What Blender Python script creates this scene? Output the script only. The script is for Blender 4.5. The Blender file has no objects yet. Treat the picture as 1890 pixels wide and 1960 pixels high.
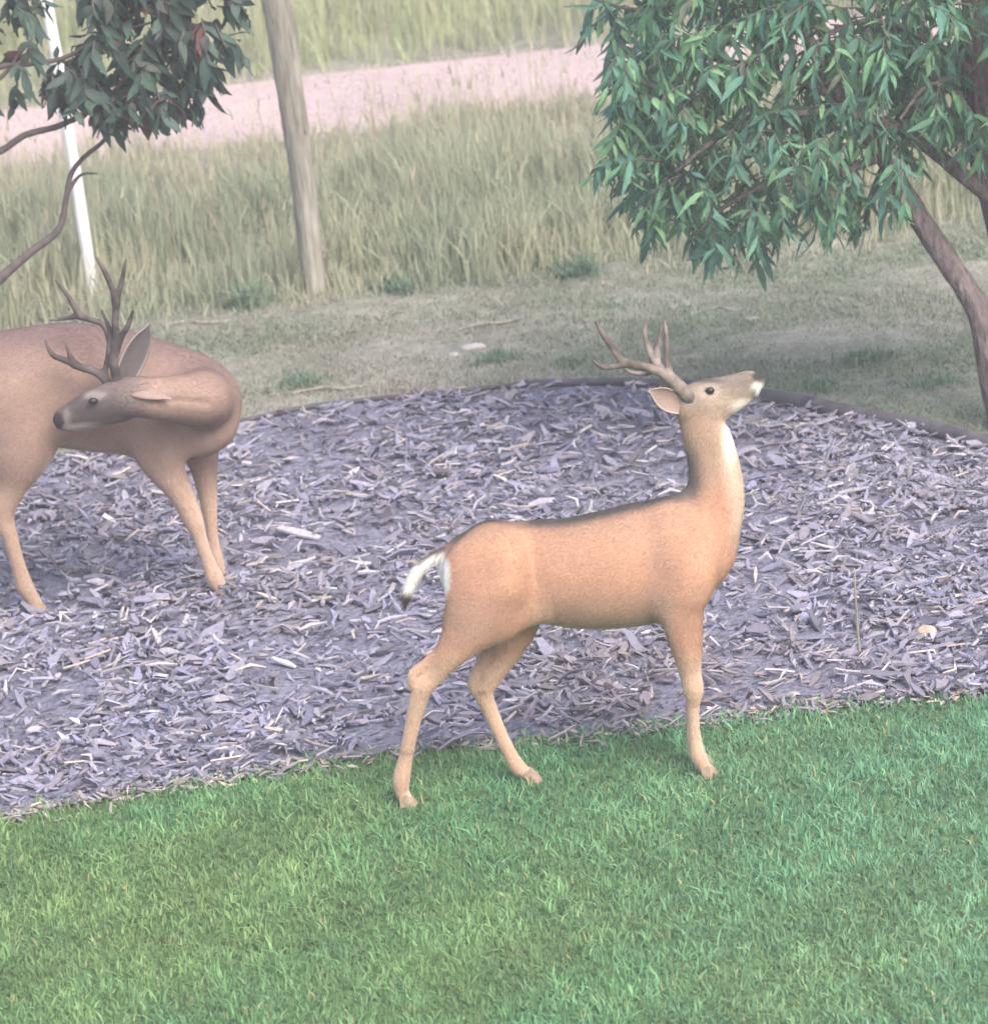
import bpy, math
import numpy as np
from mathutils import Vector, Matrix

rng = np.random.default_rng(7)
scene = bpy.context.scene
COL = scene.collection

# ------------------------------------------------------------------ camera
# a telephoto view from an upper-storey window, held a few degrees off level
CAM_H, PITCH, ROLL, FPX = 6.8, math.radians(17.0), math.radians(6.5), 11100.0
PW, PH = 1890.0, 1960.0          # the measuring grid used for the layout below
_f = np.array([0, math.cos(PITCH), -math.sin(PITCH)])
_r0 = np.array([1.0, 0, 0]); _u0 = np.array([0, math.sin(PITCH), math.cos(PITCH)])
_r = math.cos(ROLL) * _r0 - math.sin(ROLL) * _u0
_u = math.cos(ROLL) * _u0 + math.sin(ROLL) * _r0
VEIL_HAZE = 0.0034  # density of the air volume added to lift the blacks
CAM = np.array([0, 0, CAM_H])

cd = bpy.data.cameras.new('camera')
cam = bpy.data.objects.new('camera', cd); COL.objects.link(cam)
cam.matrix_world = Matrix(((_r[0], _u[0], -_f[0], 0), (_r[1], _u[1], -_f[1], 0), (_r[2], _u[2], -_f[2], CAM_H), (0, 0, 0, 1)))
cd.sensor_fit = 'VERTICAL'; cd.sensor_height = 24.0; cd.lens = 24.0 * FPX / PH
cd.clip_start = 0.1; cd.clip_end = 2000
cd.dof.use_dof = True; cd.dof.focus_distance = 20.3; cd.dof.aperture_fstop = 3.4
scene.camera = cam

# ------------------------------------------------------------------ light
SUN_EL, SUN_AZ = math.radians(48), math.radians(150)   # azimuth clockwise from +Y
world = bpy.data.worlds.new('World'); scene.world = world; world.use_nodes = True
wn = world.node_tree.nodes; wl = world.node_tree.links
sky = wn.new('ShaderNodeTexSky'); sky.sky_type = 'NISHITA'; sky.sun_disc = False
sky.sun_elevation = SUN_EL; sky.sun_rotation = SUN_AZ
sky.air_density = 1.0; sky.dust_density = 5.0; sky.ozone_density = 1.0
wl.new(sky.outputs[0], wn['Background'].inputs[0]); wn['Background'].inputs[1].default_value = 0.15
sd = bpy.data.lights.new('sun', 'SUN'); sd.energy = 1.5; sd.angle = math.radians(35); sd.color = (1.0, 0.93, 0.86)
sun = bpy.data.objects.new('sun', sd); COL.objects.link(sun)
_sd = Vector((math.sin(SUN_AZ) * math.cos(SUN_EL), math.cos(SUN_AZ) * math.cos(SUN_EL), math.sin(SUN_EL)))
sun.rotation_euler = (-_sd).to_track_quat('-Z', 'Y').to_euler()
vs = scene.view_settings
vs.view_transform = 'Standard'; vs.look = 'None'; vs.gamma = 1.0; vs.exposure = 1.02
vs.use_curve_mapping = False

# ------------------------------------------------------------------ layout helpers
def ray(px, py):
    d = _f * FPX + _r * (px - PW / 2) - _u * (py - PH / 2)
    return d / np.linalg.norm(d)
def on_ground(px, py, z=0.0):
    d = ray(px, py); t = (z - CAM_H) / d[2]
    return CAM + d * t
def on_depth(px, py, Y):
    d = ray(px, py); return CAM + d * (Y / d[1])
def project(P):
    q = np.asarray(P) - CAM
    w = q @ _f
    return PW / 2 + FPX * (q @ _r) / w, PH / 2 - FPX * (q @ _u) / w

def bw(v, a, b):       # smooth step between a and b
    t = np.clip((v - a) / (b - a), 0, 1); return t * t * (3 - 2 * t)
def blob(px, py, cx, cy, rx, ry, soft=0.5):
    return 1 - bw(np.sqrt(((px - cx) / rx) ** 2 + ((py - cy) / ry) ** 2), 1 - soft, 1 + soft)
def mixin(C, c, w): return C * (1 - w[:, None]) + np.array(c) * w[:, None]

def tag(o, label=None, cat=None, group=None, kind=None):
    if label: o['label'] = label
    if cat: o['category'] = cat
    if group: o['group'] = group
    if kind: o['kind'] = kind
    return o
def empty(name, loc):
    o = bpy.data.objects.new(name, None); COL.objects.link(o); o.location = loc
    o.empty_display_size = 0.1
    return o
def make_mesh(name, V, faces=None, tris=None, quads=None, col=None, smooth=True, mats=(), midx=None):
    me = bpy.data.meshes.new(name)
    V = np.asarray(V, dtype=np.float32)
    lo, st, tot = [], [], []
    n = 0
    if faces is not None:
        for f in faces:
            lo.append(np.asarray(f, dtype=np.int32)); st.append(n); tot.append(len(f)); n += len(f)
        loops = np.concatenate(lo); starts = np.array(st, dtype=np.int32)
    else:
        parts, starts = [], []
        if tris is not None and len(tris):
            parts.append(np.asarray(tris, np.int32).ravel()); starts.append(n + 3 * np.arange(len(tris))); n += 3 * len(tris)
        if quads is not None and len(quads):
            parts.append(np.asarray(quads, np.int32).ravel()); starts.append(n + 4 * np.arange(len(quads))); n += 4 * len(quads)
        loops = np.concatenate(parts); starts = np.concatenate(starts).astype(np.int32)
    me.vertices.add(len(V)); me.vertices.foreach_set('co', V.ravel())
    me.loops.add(len(loops)); me.loops.foreach_set('vertex_index', loops)
    me.polygons.add(len(starts)); me.polygons.foreach_set('loop_start', starts)
    me.polygons.foreach_set('use_smooth', np.full(len(starts), smooth, dtype=bool))
    for m in mats: me.materials.append(m)
    if midx is not None: me.polygons.foreach_set('material_index', np.asarray(midx, np.int32))
    me.update(calc_edges=True); me.validate()
    if col is not None:
        c = np.ones((len(V), 4), np.float32); c[:, :3] = col
        a = me.color_attributes.new('Col', 'FLOAT_COLOR', 'POINT'); a.data.foreach_set('color', c.ravel())
    return me
def link(name, me, parent=None, loc=None):
    o = bpy.data.objects.new(name, me); COL.objects.link(o)
    if loc is not None: o.location = loc
    if parent is not None:
        o.parent = parent
    return o
def rel(V, root):      # world coordinates -> coordinates of the thing's empty
    return np.asarray(V) - np.array(root.location)

# ------------------------------------------------------------------ materials
def mat(name, base=None, attr=True, rough=0.85, spec=0.2, noise=(), trans=0.0, bump=None, stretch=None):
    """noise: list of (scale, (dark multiplier rgb), (light multiplier rgb)); bump: (scale, strength, distance)"""
    m = bpy.data.materials.new(name); m.use_nodes = True
    nt = m.node_tree; N = nt.nodes; L = nt.links
    b = N['Principled BSDF']; b.inputs['Roughness'].default_value = rough
    b.inputs['Specular IOR Level'].default_value = spec
    if attr:
        s = N.new('ShaderNodeVertexColor'); s.layer_name = 'Col'; cur = s.outputs[0]
    else:
        s = N.new('ShaderNodeRGB'); s.outputs[0].default_value = (*base, 1); cur = s.outputs[0]
    tc = N.new('ShaderNodeTexCoord'); vec = tc.outputs['Object']
    if stretch:
        mp = N.new('ShaderNodeMapping'); mp.inputs['Scale'].default_value = stretch; L.new(vec, mp.inputs[0]); vec = mp.outputs[0]
    for sc, lo, hi in noise:
        t = N.new('ShaderNodeTexNoise'); t.inputs['Scale'].default_value = sc; t.inputs['Detail'].default_value = 5
        L.new(vec, t.inputs['Vector'])
        r = N.new('ShaderNodeValToRGB'); r.color_ramp.elements[0].position = 0.32; r.color_ramp.elements[1].position = 0.68
        r.color_ramp.elements[0].color = (*lo, 1); r.color_ramp.elements[1].color = (*hi, 1)
        L.new(t.outputs[0], r.inputs[0])
        x = N.new('ShaderNodeMix'); x.data_type = 'RGBA'; x.blend_type = 'MULTIPLY'; x.inputs[0].default_value = 1
        L.new(cur, x.inputs[6]); L.new(r.outputs[0], x.inputs[7]); cur = x.outputs[2]
    L.new(cur, b.inputs['Base Color'])
    if bump:
        t = N.new('ShaderNodeTexNoise'); t.inputs['Scale'].default_value = bump[0]; t.inputs['Detail'].default_value = 6
        L.new(vec, t.inputs['Vector'])
        bp = N.new('ShaderNodeBump'); bp.inputs['Strength'].default_value = bump[1]; bp.inputs['Distance'].default_value = bump[2]
        L.new(t.outputs[0], bp.inputs['Height']); L.new(bp.outputs[0], b.inputs['Normal'])
    if trans > 0:
        tr = N.new('ShaderNodeBsdfTranslucent'); L.new(cur, tr.inputs[0])
        mx = N.new('ShaderNodeMixShader'); mx.inputs[0].default_value = trans
        L.new(b.outputs[0], mx.inputs[1]); L.new(tr.outputs[0], mx.inputs[2])
        L.new(mx.outputs[0], N['Material Output'].inputs[0])
    return m
def V3(v): return (v, v, v)
M = {}
M['soil'] = mat('dry soil', (0.315, 0.305, 0.26), False, 0.95, 0.1, [(1.3, (0.75, 0.8, 0.78), V3(1.12)), (9, V3(0.75), V3(1.12)), (70, V3(0.7), V3(1.15))], bump=(60, 0.6, 0.02))
M['lawn'] = mat('lawn ground', (0.11, 0.19, 0.085), False, 0.95, 0.1, [(1.5, (0.85, 0.9, 0.8), (1.1, 1.1, 1.15)), (40, V3(0.6), V3(1.2))])
M['bedsoil'] = mat('mulch ground', (0.20, 0.20, 0.27), False, 0.95, 0.1, [(2, V3(0.85), V3(1.1)), (45, V3(0.55), V3(1.25))], bump=(45, 0.8, 0.02))
M['road'] = mat('pink gravel road', (0.52, 0.42, 0.41), False, 0.95, 0.1, [(1.2, (0.88, 0.88, 0.92), V3(1.08)), (25, V3(0.88), V3(1.06)), (160, V3(0.75), V3(1.1))], bump=(120, 0.5, 0.01))
M['chip'] = mat('weathered mulch chips', None, True, 0.8, 0.25, [(60, V3(0.78), V3(1.12))])
M['grass'] = mat('lawn grass', None, True, 0.7, 0.25, trans=0.3)
M['tallgrass'] = mat('meadow grass', None, True, 0.8, 0.15, trans=0.3)
M['leaf'] = mat('leaves', None, True, 0.6, 0.25, [(35, V3(0.8), V3(1.15))], trans=0.34)
M['bark'] = mat('grey bark', (0.20, 0.165, 0.165), False, 0.9, 0.15, [(6, V3(0.72), V3(1.18)), (45, V3(0.55), V3(1.25))], bump=(50, 1.0, 0.03), stretch=(1, 1, 0.3))
M['twig'] = mat('brown twigs', (0.14, 0.115, 0.115), False, 0.85, 0.15, [(30, V3(0.75), V3(1.15))])
M['wood'] = mat('weathered post wood', (0.33, 0.315, 0.275), False, 0.9, 0.1, [(9, V3(0.74), V3(1.14)), (60, V3(0.66), V3(1.15))], bump=(70, 0.8, 0.01), stretch=(1, 1, 0.12))
M['white'] = mat('white painted pipe', (0.80, 0.80, 0.82), False, 0.5, 0.4, [(14, V3(0.93), V3(1.0))])
M['edging'] = mat('dark edging', (0.085, 0.08, 0.095), False, 0.7, 0.3, [(12, V3(0.7), V3(1.5))])
M['coat'] = mat('deer coat', None, True, 0.9, 0.12, [(9, V3(0.93), V3(1.05)), (120, V3(0.88), V3(1.08))], bump=(150, 0.25, 0.004))
M['fur'] = mat('deer hair', None, True, 0.75, 0.2)
M['antler'] = mat('velvet antler', None, True, 0.75, 0.25, [(40, V3(0.8), V3(1.15))])
M['eye'] = mat('eye', (0.015, 0.012, 0.012), False, 0.38, 0.4)
M['hoof'] = mat('hoof', (0.36, 0.265, 0.205), False, 0.6, 0.3, [(40, V3(0.8), V3(1.1))])
M['stone'] = mat('pale stone', None, True, 0.9, 0.15, [(25, V3(0.8), V3(1.1))], bump=(60, 0.5, 0.01))

# ------------------------------------------------------------------ setting: ground, lawn, bed, road
def edge_fn(pts, slope_l=0.0, slope_r=0.0):
    P = np.array([on_ground(a, b)[:2] for a, b in pts]); o = np.argsort(P[:, 0]); P = P[o]
    def f(x):
        x = np.asarray(x, float)
        y = np.interp(x, P[:, 0], P[:, 1])
        y = np.where(x < P[0, 0], P[0, 1] + slope_l * (x - P[0, 0]), y)
        return np.where(x > P[-1, 0], P[-1, 1] + slope_r * (x - P[-1, 0]), y)
    return f
def wob(x, y, seed=0, sc=1.0):
    r = np.random.default_rng(100 + seed); v = 0
    for k in range(9):
        fx, fy, ph, a = r.normal() * sc, r.normal() * sc, r.uniform(0, 6.28), 1 / (1 + k * 0.35)
        v = v + a * np.sin(fx * (1 + k * .6) * x + fy * (1 + k * .6) * y + ph)
    return v / 3.0
lawn_edge = edge_fn([(0, 1568), (200, 1532), (400, 1496), (520, 1478), (700, 1452), (860, 1432), (1050, 1416), (1200, 1402), (1350, 1382), (1500, 1364), (1700, 1344), (1890, 1328)])
bed_edge = edge_fn([(-200, 950), (0, 905), (130, 878), (300, 842), (460, 812), (600, 786), (800, 762), (1000, 746), (1200, 740), (1300, 746), (1450, 770), (1600, 800), (1750, 828), (1890, 862)], 0.1, -0.35)
road_near = edge_fn([(0, 330), (300, 296), (590, 268), (1130, 205), (1500, 165)])
road_far = edge_fn([(0, 215), (560, 150), (850, 118), (1140, 88), (1500, 50)])
XS = np.arange(-14, 14.01, 0.1)
def strip(name, f0, f1, rows, z, m, lump=0.0, seed=0):
    y0, y1 = f0(XS), f1(XS)
    t = np.linspace(0, 1, rows + 1)
    X = np.repeat(XS[None, :], rows + 1, 0); Y = y0[None, :] * (1 - t[:, None]) + y1[None, :] * t[:, None]
    Z = z + lump * wob(X, Y, seed, 3.0) * np.minimum(1, np.minimum(t, 1 - t)[:, None] * 12)
    V = np.stack([X, Y, Z], -1).reshape(-1, 3); n = len(XS)
    i = np.arange(rows)[:, None] * n + np.arange(n - 1)[None, :]
    Q = np.stack([i, i + 1, i + n + 1, i + n], -1).reshape(-1, 4)
    o = link(name, make_mesh(name, V, quads=Q, mats=[M[m]])); o['kind'] = 'structure'
    return o
g = 300.0
go = link('ground', make_mesh('ground', [(-g, -g, -0.03), (g, -g, -0.03), (g, g, -0.03), (-g, g, -0.03)], faces=[(0, 1, 2, 3)], mats=[M['soil']]))
go['kind'] = 'structure'
const = lambda v: (lambda x: np.full_like(np.asarray(x, float), v))
strip('lawn', const(2.0), lawn_edge, 90, 0.0, 'lawn')
strip('mulch_bed', lambda x: lawn_edge(x) + 0.0, lambda x: bed_edge(x), 40, 0.006, 'bedsoil', 0.032, 1)
strip('dry_ground', lambda x: bed_edge(x), lambda x: road_near(x), 50, 0.002, 'soil', 0.02, 2)
strip('gravel_road', lambda x: road_near(x), lambda x: road_far(x), 12, 0.004, 'road', 0.006, 3)
strip('meadow', lambda x: road_far(x), const(60.0), 40, 0.002, 'soil', 0.02, 4)

# ------------------------------------------------------------------ grass (uncountable: stuff)
def blades(P, h, w, col, lean=0.5, seg=2, tipcol=None, r=rng, curl=1.0):
    n = len(P); az = r.uniform(0, 2 * np.pi, n); la = az + r.normal(0, 1.2, n)
    wd = np.stack([np.cos(az), np.sin(az), np.zeros(n)], -1)
    ld = np.stack([np.cos(la), np.sin(la), np.zeros(n)], -1)
    ln = np.abs(r.normal(0, lean, n))
    rings, cols = [], []
    for k in range(seg + 1):
        t = k / seg
        c = P + ld * (h * ln * (t ** (1 + curl)))[:, None] + np.array([0, 0, 1.0]) * (h * t * (1 - 0.25 * np.minimum(ln, 1.5) * t))[:, None]
        cc = col if tipcol is None else col * (1 - t) + tipcol * t
        if k < seg:
            ww = (w * (1 - 0.55 * t))[:, None]
            rings += [c - wd * ww / 2, c + wd * ww / 2]; cols += [cc, cc]
        else:
            rings.append(c); cols.append(cc)
    V = np.stack(rings, 1); C = np.stack(cols, 1); m = V.shape[1]
    b = (np.arange(n) * m)[:, None]
    T = [b + np.array([[2 * seg - 2, 2 * seg - 1, 2 * seg]])]
    Qs = [b + np.array([[2 * k, 2 * k + 1, 2 * k + 3, 2 * k + 2]]) for k in range(seg - 1)]
    return V.reshape(-1, 3), C.reshape(-1, 3), np.concatenate(T), (np.concatenate(Qs) if Qs else None)
def scatter(n, x0, x1, f0, f1, r=rng):
    x = r.uniform(x0, x1, n); t = r.uniform(0, 1, n)
    return x, f0(x) * (1 - t) + f1(x) * t, t
def mixcol(cols, n, r=rng, jit=0.12):
    c = np.array(cols)[r.integers(0, len(cols), n)]
    return c * (1 + r.normal(0, jit, (n, 1)))
def grass_obj(name, label, cat, data, m):
    V, C, T, Q = data
    o = link(name, make_mesh(name, V, tris=T, quads=Q, col=np.clip(C, 0.005, 1), mats=[M[m]]))
    return tag(o, label, cat, kind='stuff')

# lawn turf
n = 150000
x, y, _ = scatter(n, -2.9, 2.9, const(15.4), lambda q: lawn_edge(q) + 0.05 + 0.05 * wob(q, q * 0, 14, 6.0))
y = y + rng.normal(0, 0.02, n)
P = np.stack([x, y, np.zeros(n)], -1)
wv = np.clip(0.5 + 0.5 * wob(x, y, 11, 1.6), 0, 1)[:, None]; wv2 = np.clip(0.5 + 0.6 * wob(x, y, 12, 5), 0, 1)[:, None]
C = np.array([[0.215, 0.325, 0.125]]) * (1 - wv) + np.array([[0.12, 0.30, 0.145]]) * wv
rt = np.clip((x[:, None] + 0.3) / 2.4, 0, 1); C = C * (1 - rt * 0.7) + np.array([[0.15, 0.35, 0.24]]) * rt * 0.7
C = C * np.array([[1.03, 1.02, 1.1]]) * (0.72 + 0.5 * wv2) * (1 + rng.normal(0, 0.2, (n, 1)))
dry = rng.uniform(size=n) < 0.03; C[dry] = np.array([0.38, 0.40, 0.22]) * rng.uniform(0.8, 1.2, (dry.sum(), 1))
wv3 = wob(x, y, 13, 16); C = C * (1 + 0.22 * wv3[:, None]); hh = rng.uniform(0.018, 0.042, n) * (0.8 + 0.4 * wv2[:, 0]) * (1 + 0.45 * wv3); big = rng.uniform(size=n) < 0.02; hh[big] *= 1.6
grass_obj('turf_grass', 'short mown green grass of the lawn in front of the mulch bed', 'grass', blades(P, hh, rng.uniform(0.005, 0.011, n), C, 0.8, 2), 'grass')

# sparse dry grass on the bare ground between bed and meadow
n = 130000
x, y, t = scatter(n, -3.6, 3.6, lambda q: bed_edge(q) + 0.02, lambda q: np.full_like(q, 26.6))
dn = 0.5 + 0.5 * wob(x, y, 21, 1.5) + 0.3 * np.clip((x - 0.7) / 1.2, 0, 1) * (t < 0.65)
k = rng.uniform(size=n) < dn; x, y, t = x[k], y[k], t[k]; n = len(x)
gm = np.clip(0.55 + 0.6 * wob(x, y, 22, 1.5) + 0.5 * np.clip((x - 0.8) / 1.0, 0, 1), 0, 1)[:, None]
C = mixcol([(0.38, 0.335, 0.30), (0.31, 0.28, 0.25), (0.43, 0.39, 0.335)], n) * (1 - gm) + mixcol([(0.21, 0.29, 0.20), (0.27, 0.325, 0.235)], n) * gm
grass_obj('dry_grass', 'thin short dry grass on the bare strip behind the mulch bed', 'grass', blades(np.stack([x, y, np.full(n, -0.005)], -1), rng.uniform(0.015, 0.05, n), rng.uniform(0.005, 0.010, n), C, 1.3, 2), 'tallgrass')

# meadow grass before and behind the road
def meadow(n, x0, x1, f0, f1, hlo, hhi, cols, tips, name, label, seed, fr=9):
    r = np.random.default_rng(seed)
    x, y, t = scatter(n, x0, x1, f0, f1, r)
    d = (0.66 + 0.5 * wob(x, y, seed, 1.6)) * np.clip(t * fr + 0.6 * wob(x, y, seed + 5, 3.0), 0.06, 1)
    k = r.uniform(size=n) < d; x, y, t = x[k], y[k], t[k]; m = len(x)
    g_ = np.clip(0.72 + 0.9 * wob(x, y, seed + 1, 1.1) - (0.45 * bw(t, .55, .95) if fr < 20 else 0), 0, 1)[:, None]
    C = mixcol(cols[0], m, r) * g_ + mixcol(cols[1], m, r) * (1 - g_)
    T = mixcol(tips, m, r) * 0.55 + C * 0.45
    h = r.uniform(hlo, hhi, m) * (0.75 + 0.7 * wob(x, y, seed + 2, 2.2)) * np.clip(0.3 + t * 3.5 * fr / 9, 0, 1)
    if fr < 20: h = h * (1 - 0.5 * bw(t, 0.5, 0.95))
    h = np.maximum(h, 0.05)
    grass_obj(name, label, 'grass', blades(np.stack([x, y, np.full(m, -0.01)], -1), h, r.uniform(0.006, 0.013, m), C, 0.32, 3, T, r), 'tallgrass')
green = [(0.25, 0.36, 0.25), (0.22, 0.33, 0.25), (0.30, 0.38, 0.26)]
straw = [(0.45, 0.45, 0.33), (0.40, 0.415, 0.30), (0.36, 0.39, 0.285)]
tips = [(0.52, 0.49, 0.35), (0.40, 0.42, 0.29), (0.48, 0.42, 0.33)]
meadow(95000, -4.6, 4.6, const(25.6), lambda q: road_near(q) + 0.02, 0.17, 0.43, (green, straw), tips, 'meadow_grass', 'tall pale green and straw grass between the bare strip and the road', 31)
meadow(60000, -5.2, 5.2, lambda q: road_far(q) - 0.02, const(37.5), 0.2, 0.45, ([(0.40, 0.46, 0.26), (0.37, 0.42, 0.24)], straw), tips, 'verge_grass', 'tall yellowish grass on the far side of the gravel road', 41, 60)

def stalks(n, f0, f1, name, label, seed):
    r = np.random.default_rng(seed); x, y, t = scatter(n, -5, 5, f0, f1, r)
    k = r.uniform(size=n) < np.clip(0.45 + 0.6 * wob(x, y, seed, 1.1), 0, 1); x, y = x[k], y[k]; m = len(x)
    P = np.stack([x, y, np.full(m, -.01)], -1); h = r.uniform(0.25, 0.5, m)
    C = mixcol([(0.50, 0.46, 0.34), (0.44, 0.42, 0.30), (0.52, 0.44, 0.36)], m, r)
    V, Cc, T, Q = blades(P, h, r.uniform(0.004, 0.006, m), C, 0.16, 3, None, r)
    tip = V.reshape(m, -1, 3)[:, -1] - (V.reshape(m, -1, 3)[:, -1] - V.reshape(m, -1, 3)[:, -2]) * 0.35
    V2, C2, T2, Q2 = blades(tip, h * r.uniform(.12, .22, m), r.uniform(.007, .012, m), C, 0.3, 2, None, r)
    o = link(name, make_mesh(name, np.concatenate([V, V2]), tris=np.concatenate([T, T2 + len(V)]), quads=np.concatenate([Q, Q2 + len(V)]), col=np.clip(np.concatenate([Cc, C2]), .01, 1), mats=[M['tallgrass']]))
    tag(o, label, 'grass', kind='stuff')
stalks(4200, const(26.2), road_near, 'seed_stalks', 'pale seed stalks rising from the grass before the road', 36)
stalks(3000, road_far, const(37), 'verge_seed_stalks', 'pale seed stalks in the grass beyond the road', 46)

# ------------------------------------------------------------------ mulch chips (uncountable: stuff)
def chips(n, P, L, W, T, col, r, tilt=0.35, bows=0.16):
    az = r.uniform(0, np.pi * 2, n); tl = r.normal(0, tilt, n); ro = r.normal(0, 0.5, n)
    d = np.stack([np.cos(az) * np.cos(tl), np.sin(az) * np.cos(tl), np.sin(tl)], -1)
    s = np.cross(np.array([0, 0, 1.0]), d); s /= np.linalg.norm(s, axis=1, keepdims=True)
    u = np.cross(d, s)
    s2 = s * np.cos(ro)[:, None] + u * np.sin(ro)[:, None]; u2 = np.cross(d, s2)
    bow = r.normal(0, bows, n)
    rings = []
    for q, wf in ((-0.5, 0.45), (-0.05, 1.0), (0.5, 0.35)):
        wf = wf * r.uniform(0.6, 1.2, n)
        c = P + d * (L * q)[:, None] + s2 * (L * bow * (0.25 - q * q))[:, None] * 4 * 0.5
        for a, b in ((-1, -1), (1, -1), (1, 1), (-1, 1)):
            rings.append(c + s2 * (a * W * wf / 2)[:, None] + u2 * (b * T * (0.7 if b > 0 else 1) / 2)[:, None])
    V = np.stack(rings, 1).reshape(-1, 3); b = (np.arange(n) * 12)[:, None]
    Q = []
    for k in (0, 4):
        for j in range(4):
            Q.append(b + np.array([[k + j, k + (j + 1) % 4, k + 4 + (j + 1) % 4, k + 4 + j]]))
    Q.append(b + np.array([[3, 2, 1, 0]])); Q.append(b + np.array([[8, 9, 10, 11]]))
    return V, np.repeat(col, 12, axis=0), np.concatenate(Q)
r = np.random.default_rng(5)
n = 36000
x, y, t = scatter(n, -3.3, 3.3, lambda q: lawn_edge(q) - 0.03, lambda q: bed_edge(q) - 0.02, r)
k = r.uniform(size=n) < np.clip(0.62 + 0.75 * wob(x, y, 52, 4.5), 0.22, 1); x, y = x[k], y[k]; n = len(x)
base = mixcol([(0.215, 0.215, 0.30), (0.19, 0.195, 0.29), (0.245, 0.24, 0.315), (0.225, 0.21, 0.255)], n, r, 0.2)
wv = np.clip(0.5 + 0.6 * wob(x, y, 51, 1.2), 0, 1)[:, None]
base = base * (1 - 0.25 * wv) + np.array([0.20, 0.17, 0.16]) * 0.25 * wv
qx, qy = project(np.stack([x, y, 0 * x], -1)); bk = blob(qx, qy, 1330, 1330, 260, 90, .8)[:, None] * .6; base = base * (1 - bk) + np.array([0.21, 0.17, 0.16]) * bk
pale = r.uniform(size=n) < 0.05; base[pale] = np.array([0.40, 0.385, 0.43]) * r.uniform(0.75, 1.15, (pale.sum(), 1))
base *= 1.1; dark = r.uniform(size=n) < 0.15; base[dark] *= 0.62
L = r.gamma(2.5, 0.016, n) + 0.014; W = L * r.uniform(0.16, 0.42, n); T = r.uniform(0.004, 0.013, n)
P = np.stack([x, y, 0.008 + 0.032 * wob(x, y, 1, 3.0) + r.uniform(0, 0.03, n)], -1)
V, C, Q = chips(n, P, L, W, T, base, r)
n2 = 1500
x2, y2, _ = scatter(n2, -3.3, 3.3, lambda q: lawn_edge(q) - 0.02, lambda q: bed_edge(q) - 0.02, r)
c2 = mixcol([(0.42, 0.40, 0.44), (0.35, 0.335, 0.39), (0.42, 0.37, 0.35), (0.11, 0.105, 0.14)], n2, r, 0.15)
P2 = np.stack([x2, y2, 0.028 + 0.032 * wob(x2, y2, 1, 3.0) + r.uniform(0, 0.015, n2)], -1)
V2, C2, Q2 = chips(n2, P2, r.uniform(0.06, 0.13, n2), r.uniform(0.008, 0.017, n2), r.uniform(0.005, 0.01, n2), c2, r, 0.15, 0.4)
n3 = 900      # chips spilled over the lawn's border
x3 = r.uniform(-2.9, 2.9, n3); y3 = lawn_edge(x3) + 0.03 - np.abs(r.normal(0, 0.07, n3)); c3 = mixcol([(0.30, 0.27, 0.26), (0.38, 0.34, 0.29), (0.22, 0.21, 0.25)], n3, r, .2)
V3_, C3, Q3 = chips(n3, np.stack([x3, y3, r.uniform(.006, .03, n3)], -1), r.uniform(.02, .07, n3), r.uniform(.006, .018, n3), r.uniform(.004, .009, n3), c3, r, .3, .2)
Q2 = np.concatenate([Q2, Q3 + len(V2)]); V2 = np.concatenate([V2, V3_]); C2 = np.concatenate([C2, C3])
Q = np.concatenate([Q, Q2 + len(V)]); V = np.concatenate([V, V2]); C = np.concatenate([C, C2])
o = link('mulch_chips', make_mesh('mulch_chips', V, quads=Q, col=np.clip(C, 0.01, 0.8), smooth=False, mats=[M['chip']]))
tag(o, 'grey lavender shredded mulch covering the curved bed', 'mulch', kind='stuff')

n = 9000
x, y, t = scatter(n, -5, 5, lambda q: road_near(q) - 0.1, lambda q: road_far(q) + 0.1, r)
V, C, Q = chips(n, np.stack([x, y, np.full(n, .008)], -1), r.uniform(.006, .02, n), r.uniform(.006, .016, n), r.uniform(.004, .009, n), mixcol([(0.52, 0.42, 0.41), (0.47, 0.385, 0.385), (0.55, 0.45, 0.44)], n, r, .06), r, .2, .02)
tag(link('road_gravel', make_mesh('road_gravel', V, quads=Q, col=C, smooth=False, mats=[M['chip']])), 'loose pinkish gravel lying on the road', 'gravel', kind='stuff')

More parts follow.
